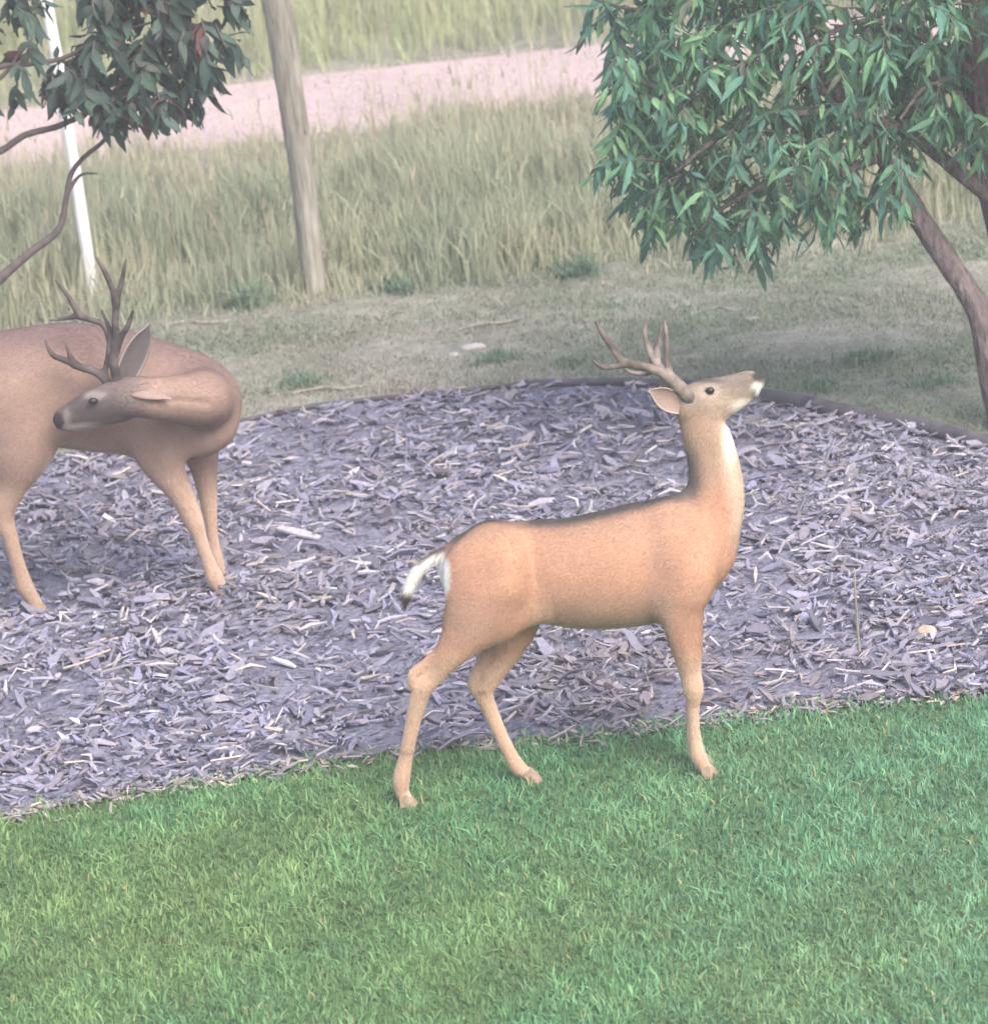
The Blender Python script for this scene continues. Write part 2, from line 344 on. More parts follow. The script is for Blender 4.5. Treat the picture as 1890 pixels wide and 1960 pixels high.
# ------------------------------------------------------------------ implicit modelling: one skin per animal
class Field:
    def __init__(s, lo, hi, h):
        s.h = h; s.lo = np.array(lo, float)
        s.n = np.ceil((np.array(hi) - s.lo) / h).astype(int) + 1
        s.F = np.full(s.n, 1.0, np.float32)
        s.ax = [s.lo[i] + h * np.arange(s.n[i]) for i in range(3)]
    def seg(s, A, B, ra, rb, k):
        """A,B points; ra,rb = (radius in the side view, radius across)"""
        A, B = np.array(A, float), np.array(B, float)
        m = max(ra[0], rb[0], ra[1], rb[1]) + 0.03 + 2 * k
        i0 = np.maximum(((np.minimum(A, B) - m - s.lo) / s.h).astype(int), 0)
        i1 = np.minimum(((np.maximum(A, B) + m - s.lo) / s.h).astype(int) + 2, s.n)
        if np.any(i1 <= i0): return
        sl = tuple(slice(a, b) for a, b in zip(i0, i1))
        X = s.ax[0][sl[0]][:, None, None]; Y = s.ax[1][sl[1]][None, :, None]; Z = s.ax[2][sl[2]][None, None, :]
        D = B - A; dd = max(D @ D, 1e-12)
        t = np.clip(((X - A[0]) * D[0] + (Y - A[1]) * D[1] + (Z - A[2]) * D[2]) / dd, 0, 1)
        ex = X - A[0] - t * D[0]; ey = Y - A[1] - t * D[1]; ez = Z - A[2] - t * D[2]
        rv = ra[0] + t * (rb[0] - ra[0]); rl = ra[1] + t * (rb[1] - ra[1])
        d = (np.sqrt((ex * ex + ez * ez) / rv ** 2 + ey * ey / rl ** 2) - 1) * np.minimum(rv, rl)
        f = s.F[sl]
        if k > 0:
            hh = np.clip(0.5 + 0.5 * (f - d) / k, 0, 1)
            s.F[sl] = f * (1 - hh) + d * hh - k * hh * (1 - hh)
        else:
            s.F[sl] = np.minimum(f, d)
    def chain(s, nodes, k, sub=4):
        """nodes: array rows x,y,z,rv,rl ; the chain is built on its own and blended once"""
        N = np.array(nodes, float); pts = []
        for i in range(len(N) - 1):
            p0, p1, p2, p3 = N[max(i - 1, 0)], N[i], N[i + 1], N[min(i + 2, len(N) - 1)]
            for j in range(sub):
                t = j / sub
                pts.append(0.5 * (2 * p1 + (p2 - p0) * t + (2 * p0 - 5 * p1 + 4 * p2 - p3) * t * t + (3 * p1 - p0 - 3 * p2 + p3) * t ** 3))
        pts.append(N[-1])
        G = Field.__new__(Field); G.h, G.lo, G.n, G.ax = s.h, s.lo, s.n, s.ax
        G.F = np.full(s.n, 1.0, np.float32)
        for a, b in zip(pts[:-1], pts[1:]):
            G.seg(a[:3], b[:3], (max(a[3], .003), max(a[4], .003)), (max(b[3], .003), max(b[4], .003)), 0)
        f, d = s.F, G.F
        hh = np.clip(0.5 + 0.5 * (f - d) / k, 0, 1)
        s.F = (f * (1 - hh) + d * hh - k * hh * (1 - hh)).astype(np.float32)
        return np.array(pts)
    def mesh(s, smooth=2):
        F = s.F; neg = F < 0
        nx, ny, nz = F.shape
        cnt = np.zeros((nx - 1, ny - 1, nz - 1), np.int8)
        for a in (0, 1):
            for b in (0, 1):
                for c in (0, 1): cnt += neg[a:nx - 1 + a, b:ny - 1 + b, c:nz - 1 + c]
        act = np.argwhere((cnt > 0) & (cnt < 8))
        idx = np.full(cnt.shape, -1, np.int64); idx[tuple(act.T)] = np.arange(len(act))
        sm = np.zeros((len(act), 3)); num = np.zeros(len(act))
        cor = [(a, b, c) for a in (0, 1) for b in (0, 1) for c in (0, 1)]
        vals = {q: F[act[:, 0] + q[0], act[:, 1] + q[1], act[:, 2] + q[2]].astype(float) for q in cor}
        for p in cor:
            for axis in range(3):
                if p[axis]: continue
                q = list(p); q[axis] = 1; q = tuple(q)
                fa, fb = vals[p], vals[q]; cr = (fa < 0) != (fb < 0)
                t = np.where(cr, fa / np.where(fa == fb, 1, fa - fb), 0)
                pos = np.tile(np.array(p, float), (len(act), 1)); pos[:, axis] += t
                sm[cr] += pos[cr]; num[cr] += 1
        V = s.lo + (act + sm / num[:, None]) * s.h
        quads = []
        for axis in range(3):
            o1, o2 = [(1, 2), (2, 0), (0, 1)][axis]
            A = np.moveaxis(neg, (axis, o1, o2), (0, 1, 2)); I = np.moveaxis(idx, (axis, o1, o2), (0, 1, 2))
            a, b = A[:-1, 1:-1, 1:-1], A[1:, 1:-1, 1:-1]
            for flip, msk in ((False, a & ~b), (True, ~a & b)):
                e = np.argwhere(msk)
                if not len(e): continue
                i, j, k = e.T
                q = np.stack([I[i, j, k], I[i, j + 1, k], I[i, j + 1, k + 1], I[i, j, k + 1]], -1)
                quads.append(q[:, ::-1] if flip else q)
        Q = np.concatenate(quads); Q = Q[(Q >= 0).all(1)]
        E = np.concatenate([Q[:, [0, 1]], Q[:, [1, 2]], Q[:, [2, 3]], Q[:, [3, 0]]])
        for _ in range(smooth):
            S = np.zeros_like(V); c = np.zeros(len(V))
            np.add.at(S, E[:, 0], V[E[:, 1]]); np.add.at(c, E[:, 0], 1)
            V = V * 0.5 + 0.5 * S / np.maximum(c, 1)[:, None]
        return V, Q

def vnormals(V, Q):
    Nf = np.cross(V[Q[:, 2]] - V[Q[:, 0]], V[Q[:, 3]] - V[Q[:, 1]]); N = np.zeros_like(V)
    for j in range(4): np.add.at(N, Q[:, j], Nf)
    return N / np.maximum(np.linalg.norm(N, axis=1, keepdims=True), 1e-12)

def fur_mesh(V, Q, C, flow, n, length, r):
    """short flat hairs lying along the coat"""
    N = vnormals(V, Q)
    area = np.linalg.norm(np.cross(V[Q[:, 2]] - V[Q[:, 0]], V[Q[:, 3]] - V[Q[:, 1]]), axis=1)
    f = r.choice(len(Q), n, p=area / area.sum()); w = r.dirichlet(np.ones(4), n)
    P = (V[Q[f]] * w[:, :, None]).sum(1); Nn = (N[Q[f]] * w[:, :, None]).sum(1); c = (C[Q[f]] * w[:, :, None]).sum(1)
    d = flow(P) + r.normal(0, 0.25, (n, 3)); d -= (d * Nn).sum(1, keepdims=True) * Nn
    d /= np.maximum(np.linalg.norm(d, axis=1, keepdims=True), 1e-9)
    s = np.cross(d, Nn); l = length * r.uniform(0.6, 1.2, n)[:, None]
    tip = P + d * l + Nn * l * r.uniform(0.12, 0.3, (n, 1))
    Vv = np.stack([P - s * 0.0014 - Nn * 0.001, P + s * 0.0014 - Nn * 0.001, tip], 1).reshape(-1, 3)
    cc = np.repeat(c * (1 + r.normal(0, 0.15, (n, 1))), 3, axis=0)
    return Vv, np.arange(3 * n).reshape(-1, 3), np.clip(cc, 0.01, 0.9)

def make_ear(base, tip, face, width, cup, col_out, col_in, name, parent, rnd=0.8):
    """a cupped, pointed ear with real thickness; 'face' is where the open side looks"""
    base, tip, face = map(np.array, (base, tip, face)); ax = tip - base; ln = np.linalg.norm(ax); ax = ax / ln
    face = face - (face @ ax) * ax; face = face / np.linalg.norm(face); sd_ = np.cross(ax, face)
    nt, ns = 12, 9; out, inn = [], []
    for i in range(nt):
        t = i / (nt - 1); w = width * (0.34 + 0.66 * math.sin(math.pi * min(1, t * 0.95 + 0.12)) ** rnd) * (1 - t ** 6)
        w = max(w, 0.004)
        for j in range(ns):
            a = (j / (ns - 1) - 0.5) * 2 * cup
            p = base + ax * (t * ln) + sd_ * (w * math.sin(a) / max(math.sin(cup), .5)) - face * (w * (math.cos(a) - math.cos(cup)) * 0.8)
            rad = -(face * math.cos(a) - sd_ * math.sin(a))
            out.append(p + rad * 0.004); inn.append(p)
    V = np.array(out + inn); n1 = nt * ns; F, c = [], []
    for i in range(nt - 1):
        for j in range(ns - 1):
            q = [i * ns + j, i * ns + j + 1, (i + 1) * ns + j + 1, (i + 1) * ns + j]
            F.append(q); F.append([n1 + k for k in q[::-1]])
    for i in range(nt - 1):
        for j in (0, ns - 1):
            F.append([i * ns + j, (i + 1) * ns + j, n1 + (i + 1) * ns + j, n1 + i * ns + j])
    for j in range(ns - 1):
        F.append([(nt - 1) * ns + j, (nt - 1) * ns + j + 1, n1 + (nt - 1) * ns + j + 1, n1 + (nt - 1) * ns + j])
    C = np.concatenate([np.tile(col_out, (n1, 1)), np.tile(col_in, (n1, 1))])
    for i in range(nt):        # pale rim
        for j in (0, ns - 1): C[n1 + i * ns + j] = np.array(col_in) * 0.4 + np.array((0.6, 0.54, 0.48)) * 0.6
    return link(name, make_mesh(name, rel(V, parent), faces=F, col=C, mats=[M['coat']]), parent)

def make_ball(name, c, r3, m, parent, seg=14, rot=None):
    V, F = [], []
    for i in range(seg + 1):
        th = math.pi * i / seg
        for j in range(seg * 2):
            ph = math.pi * j / seg
            v = np.array([math.sin(th) * math.cos(ph) * r3[0], math.sin(th) * math.sin(ph) * r3[1], math.cos(th) * r3[2]])
            V.append(np.array(c) + (v if rot is None else rot @ v))
    n = seg * 2
    for i in range(seg):
        for j in range(n): F.append([i * n + j, (i + 1) * n + j, (i + 1) * n + (j + 1) % n, i * n + (j + 1) % n])
    me = make_mesh(name, rel(V, parent), faces=F, mats=[M[m]])
    return link(name, me, parent)

def make_hoof(name, ankle, toe, parent):
    """cloven hoof: two pointed toes side by side, flat underneath"""
    ankle, toe = np.array(ankle), np.array(toe); f = toe - ankle; f[2] = 0; f /= np.linalg.norm(f); s = np.array([-f[1], f[0], 0])
    V, F = [], []
    for sg in (-1, 1):
        b0 = len(V)
        c = ankle + s * sg * 0.0125
        prof = [(-0.022, 0.0, 0.013), (0.015, 0.0, 0.0155), (0.045, 0.0, 0.004)]
        for fx, _, w in prof: V += [np.array([*(c + f * fx - s * w)[:2], -0.004]), np.array([*(c + f * fx + s * w)[:2], -0.004])]
        for fx, z, w in ((-0.02, 0.04, 0.011), (0.004, 0.048, 0.012), (0.026, 0.026, 0.006)): V += [np.array([*(c + f * fx - s * w)[:2], z]), np.array([*(c + f * fx + s * w)[:2], z])]
        for a, b, c2, d in ((0, 1, 3, 2), (2, 3, 5, 4), (6, 8, 9, 7), (8, 10, 11, 9), (0, 2, 8, 6), (2, 4, 10, 8), (1, 7, 9, 3), (3, 9, 11, 5), (0, 6, 7, 1), (4, 5, 11, 10)):
            F.append([b0 + a, b0 + b, b0 + c2, b0 + d])
    return link(name, make_mesh(name, rel(V, parent), faces=F, mats=[M['hoof']], smooth=False), parent)

class Deer:
    def __init__(s, Y0, ppm): s.Y0 = Y0; s.ppm = ppm
    def pt(s, px, py, lat=0.0): return on_depth(px, py, s.Y0 - lat)
    def rows(s, nodes, ratio=1.0):
        out = []
        for nd in nodes:
            px, py, lat, r = nd[:4]; k = nd[4] if len(nd) > 4 else 1.0; r = r * ratio
            p = s.pt(px, py, lat); out.append([*p, r / s.ppm, r * k / s.ppm])
        return out
    def antler(s, name, chains, parent, h=0.005, colr=((0.09, 0.075, 0.07), (0.25, 0.205, 0.185)), thin=0.8):
        R = [np.array(s.rows(c, thin)) for c in chains]; A = np.concatenate(R)
        F = Field(A[:, :3].min(0) - 0.04, A[:, :3].max(0) + 0.04, h)
        for c in R: F.chain(c, 0.012)
        V, Q = F.mesh(1); V = V + vnormals(V, Q) * (0.0013 * wob(V[:, 0] * 60, V[:, 2] * 60 + V[:, 1] * 40, 62, 1.5))[:, None]
        b = bw(wob(V[:, 0] * 25, V[:, 2] * 25, 61, 1.0), -0.6, 0.6)[:, None]
        C = np.array(colr[0]) * (1 - b) + np.array(colr[1]) * b
        return link(name, make_mesh(name, rel(V, parent), quads=Q, col=C, mats=[M['antler']]), parent)

# ------------------------------------------------------------------ deer on the lawn, nose raised
Y1 = float(on_ground(945, 1519)[1]); PPM1 = FPX / ((on_ground(945, 1519) - CAM) @ _f)
d1 = Deer(Y1, PPM1)
root = empty('deer', (float(d1.pt(1080, 1500)[0]), Y1, 0))
tag(root, 'tan antlered deer standing on the lawn with its nose raised', 'deer')
torso = [(912, 1086, 0, 72, .62), (960, 1086, 0, 86, .60), (1030, 1090, 0, 97, .52), (1100, 1096, 0, 108, .66), (1180, 1088, 0, 116, .72), (1250, 1073, 0, 117, .64), (1300, 1058, 0, 92, .62)]
neck = [(1310, 1045, 0, 84, .62), (1346, 995, 0, 66, .62), (1366, 945, 0, 54, .66), (1365, 900, 0, 48, .7), (1355, 855, 0, 44, .72), (1341, 812, 0, 40, .75), (1333, 782, 0, 36, .8)]
head = [(1318, 770, 0, 31, .95), (1348, 762, 0, 35, .9), (1380, 757, 0, 36, .68), (1410, 745, 0, 31, .58), (1433, 734, 0, 25, .64), (1445, 730, 0, 18, .78)]
jaw = [(1345, 790, 0, 24, .8), (1380, 782, 0, 19, .75), (1412, 768, 0, 14, .75), (1438, 750, 0, 11, .9)]
fnear = [(1292, 1060, .085, 58, .5), (1304, 1105, .10, 58, .55), (1300, 1152, .105, 47, .62), (1308, 1200, .095, 37, .75), (1315, 1250, .085, 28), (1320, 1288, .08, 21), (1326, 1320, .08, 19.5), (1326, 1350, .075, 12.5), (1327, 1385, .075, 11), (1331, 1420, .075, 12), (1336, 1447, .075, 15), (1346, 1466, .075, 12.5), (1353, 1476, .075, 13)]
ffar = [(a - 2 - 4 * bw(np.array(i), 6, 10), b - 16, (-c if i < 4 else max(-c, -.03 - .055 * (12 - i) / 8)), r_, *k) for i, (a, b, c, r_, *k) in enumerate(fnear)]
hnear = [(925, 1095, .085, 76, .52), (922, 1152, .10, 69, .52), (898, 1203, .10, 48, .62), (862, 1250, .09, 30, .8), (834, 1289, .08, 20, .8), (812, 1314, .075, 18.5, .8), (801, 1338, .065, 18, .8), (788, 1392, .05, 14.5, .85), (777, 1445, .035, 13.5, .9), (768, 1490, .025, 16.5), (769, 1514, .02, 13.5), (775, 1525, .02, 13)]
hten = [(874, 1180, .085, 26), (856, 1232, .085, 13), (820, 1263, .08, 8.5), (792, 1290, .075, 11), (790, 1310, .07, 11)]
hfar = [(950, 1130, -.07, 66, .55), (975, 1185, -.085, 48, .6), (975, 1225, -.09, 36, .75), (956, 1266, -.09, 26, .8), (934, 1300, -.09, 22, .8), (925, 1326, -.09, 19, .8), (938, 1360, -.09, 15, .85), (955, 1400, -.09, 13.5), (974, 1440, -.09, 13.5), (990, 1467, -.09, 15), (1006, 1480, -.085, 12), (1014, 1486, -.08, 12)]
hften = [(930, 1250, -.09, 12), (912, 1282, -.09, 8.5), (904, 1308, -.09, 11), (908, 1322, -.09, 10)]
flank = [(1000, 1165, .07, 34, .5), (960, 1185, .08, 36, .5)]
flank2 = [(1000, 1165, -.07, 34, .5), (975, 1185, -.08, 36, .5)]
scap = [(1282, 1000, .045, 30), (1296, 1045, .075, 36), (1318, 1090, .085, 38), (1314, 1120, .085, 34)]
hip = [(940, 1040, .045, 34), (958, 1070, .07, 36), (965, 1110, .08, 38)]
hipb = [(a, b, -c, d) for a, b, c, d in hip]
thr = [(1378, 832, 0, 15, 1.0), (1393, 900, 0, 17, 1.0), (1396, 975, 0, 22, 1.0), (1372, 1065, 0, 28, 1.0)]
allr = [np.array(d1.rows(c)) for c in (torso, neck, head, jaw, fnear, ffar, hnear, hfar)]
A = np.concatenate(allr)
F = Field(A[:, :3].min(0) - 0.16, A[:, :3].max(0) + 0.16, 0.0075)
F.chain(d1.rows(torso), 0.03); F.chain(d1.rows(neck), 0.05); F.chain(d1.rows(head), 0.025); F.chain(d1.rows(jaw), 0.018)
for c, k in ((fnear, .035), (ffar, .03), (hnear, .03), (hfar, .025), (hten, .010), (hften, .010), (flank, .05), (flank2, .05), (scap, .06), (hip, .06), (hipb, .06), (thr, .03)):
    F.chain(d1.rows(c), k)
V, Q = F.mesh(2); px, py = project(V); lat = Y1 - V[:, 1]; N = vnormals(V, Q)
C = np.tile(np.array([0.44, 0.25, 0.172]), (len(V), 1))
C = mixin(C, (0.33, 0.215, 0.155), bw(N[:, 2], 0.25, 0.95) * (py < 1120) * 0.7)                     # darker back
C = mixin(C, (0.075, 0.065, 0.065), bw(N[:, 2], 0.6, 0.95) * (py < 1062) * (px < 1325) * (px > 845) * (1 - bw(np.abs(lat), 0.02, 0.075)))
C = mixin(C, (0.42, 0.30, 0.22), bw(py, 1120, 1190) * (px > 1020) * (px < 1290) * 0.6)                # belly
C = mixin(C, (0.62, 0.53, 0.44), bw(-N[:, 2], 0.6, 1.0) * (py > 1130) * (py < 1240) * 0.8)            # underside
C = mixin(C, (0.33, 0.26, 0.205), bw(-py, -960, -880) * 0.6)                                          # greyer neck
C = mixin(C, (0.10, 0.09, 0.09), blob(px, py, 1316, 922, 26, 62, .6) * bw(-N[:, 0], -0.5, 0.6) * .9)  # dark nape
C = mixin(C, (0.60, 0.47, 0.37), bw(px - (1362 + 22 * bw(py, 850, 1000)), 0, 36) * (py > 800) * bw(-py, -1090, -1000) * 0.85)  # pale front of neck
C = mixin(C, (0.74, 0.68, 0.60), blob(px, py, 1397, 842, 14, 44, .5))                                 # throat patch
C = mixin(C, (0.27, 0.225, 0.19), bw(-py, -800, -770) * (px > 1285) * 0.8)                            # face
C = mixin(C, (0.20, 0.17, 0.15), blob(px, py, 1392, 726, 60, 16, .5) * 0.8)                           # bridge and brow
C = mixin(C, (0.50, 0.38, 0.30), blob(px, py, 1395, 778, 42, 18, .5) * .8)                            # cheek
C = mixin(C, (0.50, 0.42, 0.35), blob(px, py, 1358, 748, 18, 14, .5) * .7); C = mixin(C, (0.07, 0.06, 0.06), blob(px, py, 1358, 748, 10, 8, .4))                            # eye ring
C = mixin(C, (0.72, 0.66, 0.60), blob(px, py, 1425, 778, 26, 14, .4))                                 # chin
C = mixin(C, (0.80, 0.76, 0.72), blob(px, py, 1450, 745, 12, 14, .3))                                 # white muzzle
C = mixin(C, (0.06, 0.055, 0.06), blob(px, py, 1452, 720, 13, 10, .35))                               # nose
C = mixin(C, (0.84, 0.82, 0.80), blob(px, py, 838, 1103, 24, 50, .25) * bw(-N[:, 0], -0.6, -0.1))       # rump patch
C = mixin(C, (0.36, 0.24, 0.19), blob(px, py, 895, 1190, 60, 46, .7) * .55)  # greyer thigh, with haunch shading painted into the coat
C = mixin(C, (0.55, 0.315, 0.205), blob(px, py, 985, 1060, 30, 80, .8) * .45 + blob(px, py, 1370, 1090, 40, 60, .8) * .4)  # lighter haunch edge and chest: muscle shading put into the coat colour
C = mixin(C, (0.34, 0.225, 0.18), blob(px, py, 1255, 1165, 34, 34, .7) * .55 + blob(px, py, 1262, 1080, 22, 70, .8) * .3)  # shading by the elbow and behind the shoulder, painted into the coat
C = mixin(C, (0.05, 0.045, 0.05), blob(px, py, 1443, 752, 4, 9, .6) * .8 + blob(px, py, 1456, 716, 5, 4, .5))
C = mixin(C, (0.12, 0.10, 0.10), blob(px, py, 1362, 729, 26, 4, .6) * .8)
leg = bw(py, 1230, 1300)
C = mixin(C, (0.54, 0.375, 0.275), leg * 0.85)
C = mixin(C, (0.66, 0.53, 0.43), leg * bw(np.abs(N[:, 0]), 0.5, 0.95) * 0.7)
C = mixin(C, (0.24, 0.16, 0.12), blob(px, py, 778, 1440, 16, 5, .5) * .6 + blob(px, py, 922, 1326, 9, 5, .5) * .8)
C = np.clip(C * (1 + 0.09 * wob(V[:, 0] * 9, V[:, 2] * 9, 71, 1.0)[:, None]), 0.01, 0.85)
body1 = link('body', make_mesh('body', rel(V, root), quads=Q, col=C, mats=[M['coat']]), root)
def flow1(P):
    d = np.tile(np.array([-0.8, 0.0, -0.45]), (len(P), 1)); qx, qy = project(P)
    w = bw(qy, 1190, 1260)[:, None]; d = d * (1 - w) + np.array([0, 0, -1.0]) * w
    w = bw(-qy, -960, -900)[:, None]; d = d * (1 - w) + np.array([-0.2, 0, -1.0]) * w
    w = (bw(-qy, -800, -780) * (qx > 1300))[:, None]; return d * (1 - w) + np.array([-1.0, 0, -0.2]) * w
fv, ft, fc = fur_mesh(V, Q, C, flow1, 90000, 0.014, np.random.default_rng(3))
tag(link('coat_hair', make_mesh('coat_hair', rel(fv, root), tris=ft, col=fc, mats=[M['fur']]), body1), kind='stuff')
# tail
tl = [(858, 1055, .0, 10), (832, 1064, .0, 7.5), (808, 1082, .0, 8), (791, 1106, .0, 8.5), (782, 1130, .0, 7.5), (776, 1158, .0, 2)]
R_ = np.array(d1.rows(tl)); F = Field(R_[:, :3].min(0) - 0.05, R_[:, :3].max(0) + 0.05, 0.006); F.chain(R_, 0.01); TV, TQ = F.mesh(2)
tx, ty = project(TV); TC = mixin(np.tile(np.array([0.80, 0.77, 0.74]), (len(TV), 1)), (0.05, 0.045, 0.05), bw(ty, 1122, 1134))
TC = mixin(TC, (0.16, 0.13, 0.12), (ty < 1075) * bw(vnormals(TV, TQ)[:, 2], 0.5, 0.9))
tail1 = link('tail', make_mesh('tail', rel(TV, root), quads=TQ, col=TC, mats=[M['coat']]), root)
fv, ft, fc = fur_mesh(TV, TQ, TC, lambda P: np.tile(np.array([-0.5, 0, -0.8]), (len(P), 1)), 6000, 0.032, np.random.default_rng(4))
tag(link('tail_hair', make_mesh('tail_hair', rel(fv, root), tris=ft, col=fc, mats=[M['fur']]), tail1), kind='stuff')
# eyes
for sg, (ex, ey) in ((1, (1358, 748)), (-1, (1356, 740))):
    make_ball('eye', d1.pt(ex, ey, sg * 0.0465), (0.0145, 0.011, 0.012), 'eye', root)
# ears
make_ear(d1.pt(1304, 780, .05), d1.pt(1241, 746, .13), (0.05, -1.0, 0.35), 0.036, 1.0, (0.24, 0.19, 0.165), (0.30, 0.22, 0.195), 'ear', root)
make_ear(d1.pt(1306, 772, -.05), d1.pt(1262, 728, -.15), (0.05, 1.0, 0.35), 0.036, 1.0, (0.24, 0.19, 0.165), (0.30, 0.22, 0.195), 'ear', root)
# antlers
an_near = [[(1318, 762, .035, 15), (1306, 750, .045, 14), (1288, 732, .06, 12.5), (1270, 717, .08, 11), (1250, 707, .10, 9.5), (1218, 699, .13, 8.5), (1191, 691, .15, 8.5), (1173, 667, .16, 7.5), (1152, 638, .17, 6), (1139, 616, .175, 3.5)],
           [(1200, 696, .145, 7.5), (1175, 701, .15, 7), (1150, 702, .15, 5.5), (1133, 688, .15, 3)],
           [(1296, 741, .055, 9), (1282, 716, .06, 7.5), (1276, 690, .06, 7), (1275, 655, .055, 5.5), (1272, 614, .05, 3)]]
an_far = [[(1318, 758, -.03, 14), (1303, 742, -.05, 13), (1282, 722, -.08, 11), (1262, 706, -.12, 9.5), (1249, 688, -.15, 8.5), (1240, 664, -.17, 7), (1233, 636, -.18, 5.5), (1237, 612, -.18, 3)],
          [(1256, 698, -.14, 8), (1258, 672, -.15, 7), (1262, 645, -.16, 5.5), (1265, 616, -.165, 3)],
          [(1258, 705, -.13, 7), (1230, 715, -.16, 6), (1205, 712, -.18, 4.5), (1186, 700, -.19, 2.5)]]
d1.antler('antler', an_near, root, thin=0.92); d1.antler('antler', an_far, root, thin=0.92)
for c in (fnear, ffar, hnear, hfar):
    p = d1.pt(*c[-1][:3]); make_hoof('hoof', p, p + np.array([0.05, 0, 0]), root)
    print('deer1 hoof z', p[2])

# ------------------------------------------------------------------ deer in the mulch bed, head turned back to its flank
Y2 = float(on_ground(945, 1070)[1]); PPM2 = FPX / ((on_ground(945, 1070) - CAM) @ _f)
d2 = Deer(Y2, PPM2)
root2 = empty('deer', (float(d2.pt(200, 1150)[0]), Y2, 0))
tag(root2, 'greyish brown deer in the mulch bed curling its head back to its flank', 'deer')
torso = [(-75, 748, 0, 86, .66), (-20, 742, 0, 104, .68), (50, 736, 0, 110, .70), (130, 738, 0, 121, .72), (215, 748, 0, 121, .70), (290, 762, 0, 114, .66), (348, 770, 0, 102, .68), (371, 773, 0, 91, .72)]
neck = [(380, 766, .08, 66, .9), (390, 764, .16, 56), (378, 764, .24, 51), (350, 764, .30, 46), (318, 764, .35, 42), (284, 762, .38, 38), (250, 760, .38, 36)]
head = [(262, 757, .38, 33, .9), (228, 763, .375, 35, .85), (196, 772, .35, 34, .75), (165, 784, .32, 29, .70), (139, 796, .29, 25, .74), (123, 803, .27, 21, .85)]
jaw = [(235, 785, .37, 22, .8), (195, 798, .345, 18, .75), (160, 808, .31, 14, .8), (135, 815, .285, 11, .9)]
brisk = [(330, 815, .06, 62, .7), (380, 826, .06, 49, .9), (403, 816, .06, 47, .9)]
fnear = [(312, 800, .10, 72, .5), (304, 850, .12, 54, .55), (316, 893, .12, 37, .7), (338, 930, .115, 27), (358, 967, .11, 22), (372, 1000, .11, 18.5), (382, 1027, .11, 14), (392, 1056, .11, 13), (402, 1083, .11, 14), (411, 1105, .11, 17), (421, 1125, .11, 14), (426, 1134, .11, 14)]
ffar = [(360, 790, -.08, 66, .5), (378, 840, -.10, 44, .6), (388, 880, -.10, 30, .8), (394, 920, -.10, 22), (399, 958, -.10, 17), (402, 985, -.10, 14), (406, 1020, -.10, 11.5), (410, 1050, -.10, 12), (414, 1070, -.10, 14), (420, 1092, -.10, 12), (424, 1100, -.10, 12)]
hnear = [(25, 770, .09, 96, .55), (45, 825, .115, 72, .55), (40, 868, .12, 56, .6), (24, 915, .10, 38, .7), (12, 952, .085, 27, .8), (8, 984, .07, 20, .85), (16, 1015, .06, 16, .9), (27, 1055, .045, 14.5), (38, 1092, .03, 14.5), (48, 1122, .015, 17), (62, 1145, .005, 14), (68, 1154, .0, 14)]
hten = [(-25, 890, .11, 18), (-18, 930, .11, 12), (-8, 962, .10, 12), (0, 990, .08, 12), (8, 1015, .07, 9)]
hfar = [(-20, 790, -.08, 90, .55), (-40, 850, -.10, 66, .55), (-70, 905, -.10, 42, .7), (-98, 945, -.10, 26, .8), (-104, 985, -.10, 20, .85), (-98, 1030, -.10, 15, .9), (-90, 1080, -.10, 14), (-82, 1125, -.10, 16), (-70, 1148, -.10, 13), (-64, 1156, -.10, 13)]
allr = [np.array(d2.rows(c)) for c in (torso, neck, head, fnear, ffar, hnear, hfar)]
A = np.concatenate(allr)
F = Field(A[:, :3].min(0) - 0.20, A[:, :3].max(0) + 0.30, 0.0085)
F.chain(d2.rows(torso), 0.03); F.chain(d2.rows(brisk), 0.04)
for c, k in ((fnear, .035), (ffar, .03), (hnear, .03), (hfar, .025), (hten, .018)): F.chain(d2.rows(c), k)
F.chain(d2.rows(neck), 0.03); F.chain(d2.rows(head), 0.022); F.chain(d2.rows(jaw), 0.016)
V, Q = F.mesh(2); px, py = project(V); lat = Y2 - V[:, 1]; N = vnormals(V, Q)
def near_line(px, py, pts):
    d = np.full(len(px), 1e9)
    for (x1, y1), (x2, y2) in zip(pts[:-1], pts[1:]):
        t = np.clip(((px - x1) * (x2 - x1) + (py - y1) * (y2 - y1)) / ((x2 - x1) ** 2 + (y2 - y1) ** 2), 0, 1)
        d = np.minimum(d, np.hypot(px - x1 - t * (x2 - x1), py - y1 - t * (y2 - y1)))
    return d
gro = np.zeros(len(V))       # skin folds of the bent neck
for ln_, w_, a_ in (([(290, 770), (345, 767), (395, 772)], 7, .007), ([(300, 745), (350, 738), (395, 744)], 7, .004)):
    gro += a_ * np.exp(-(near_line(px, py, ln_) / w_) ** 2)
fac = (N[:, 1] < 0.1) * (lat > 0.05)
V = V - N * (gro * fac)[:, None]; N = vnormals(V, Q)
C = np.tile(np.array([0.31, 0.215, 0.178]), (len(V), 1))
C = mixin(C, (0.215, 0.15, 0.14), bw(N[:, 2], 0.1, 0.8) * bw(-py, -770, -730) * bw(-lat, -.22, -.16) * 0.9)
C = mixin(C, (0.32, 0.22, 0.175), blob(px, py, 60, 760, 110, 90, .6) * .3)
hd = (lat > 0.24) & (px < 290)
C = mixin(C, (0.165, 0.133, 0.127), hd * 0.9 * bw(-px, -310, -240))
C = mixin(C, (0.12, 0.105, 0.11), hd * blob(px, py, 165, 768, 56, 20, .6) * .85)
C = mixin(C, (0.42, 0.36, 0.33), hd * blob(px, py, 182, 757, 22, 9, .5) * .7)
C = mixin(C, (0.50, 0.42, 0.37), hd * blob(px, py, 170, 818, 46, 9, .5) * .8)
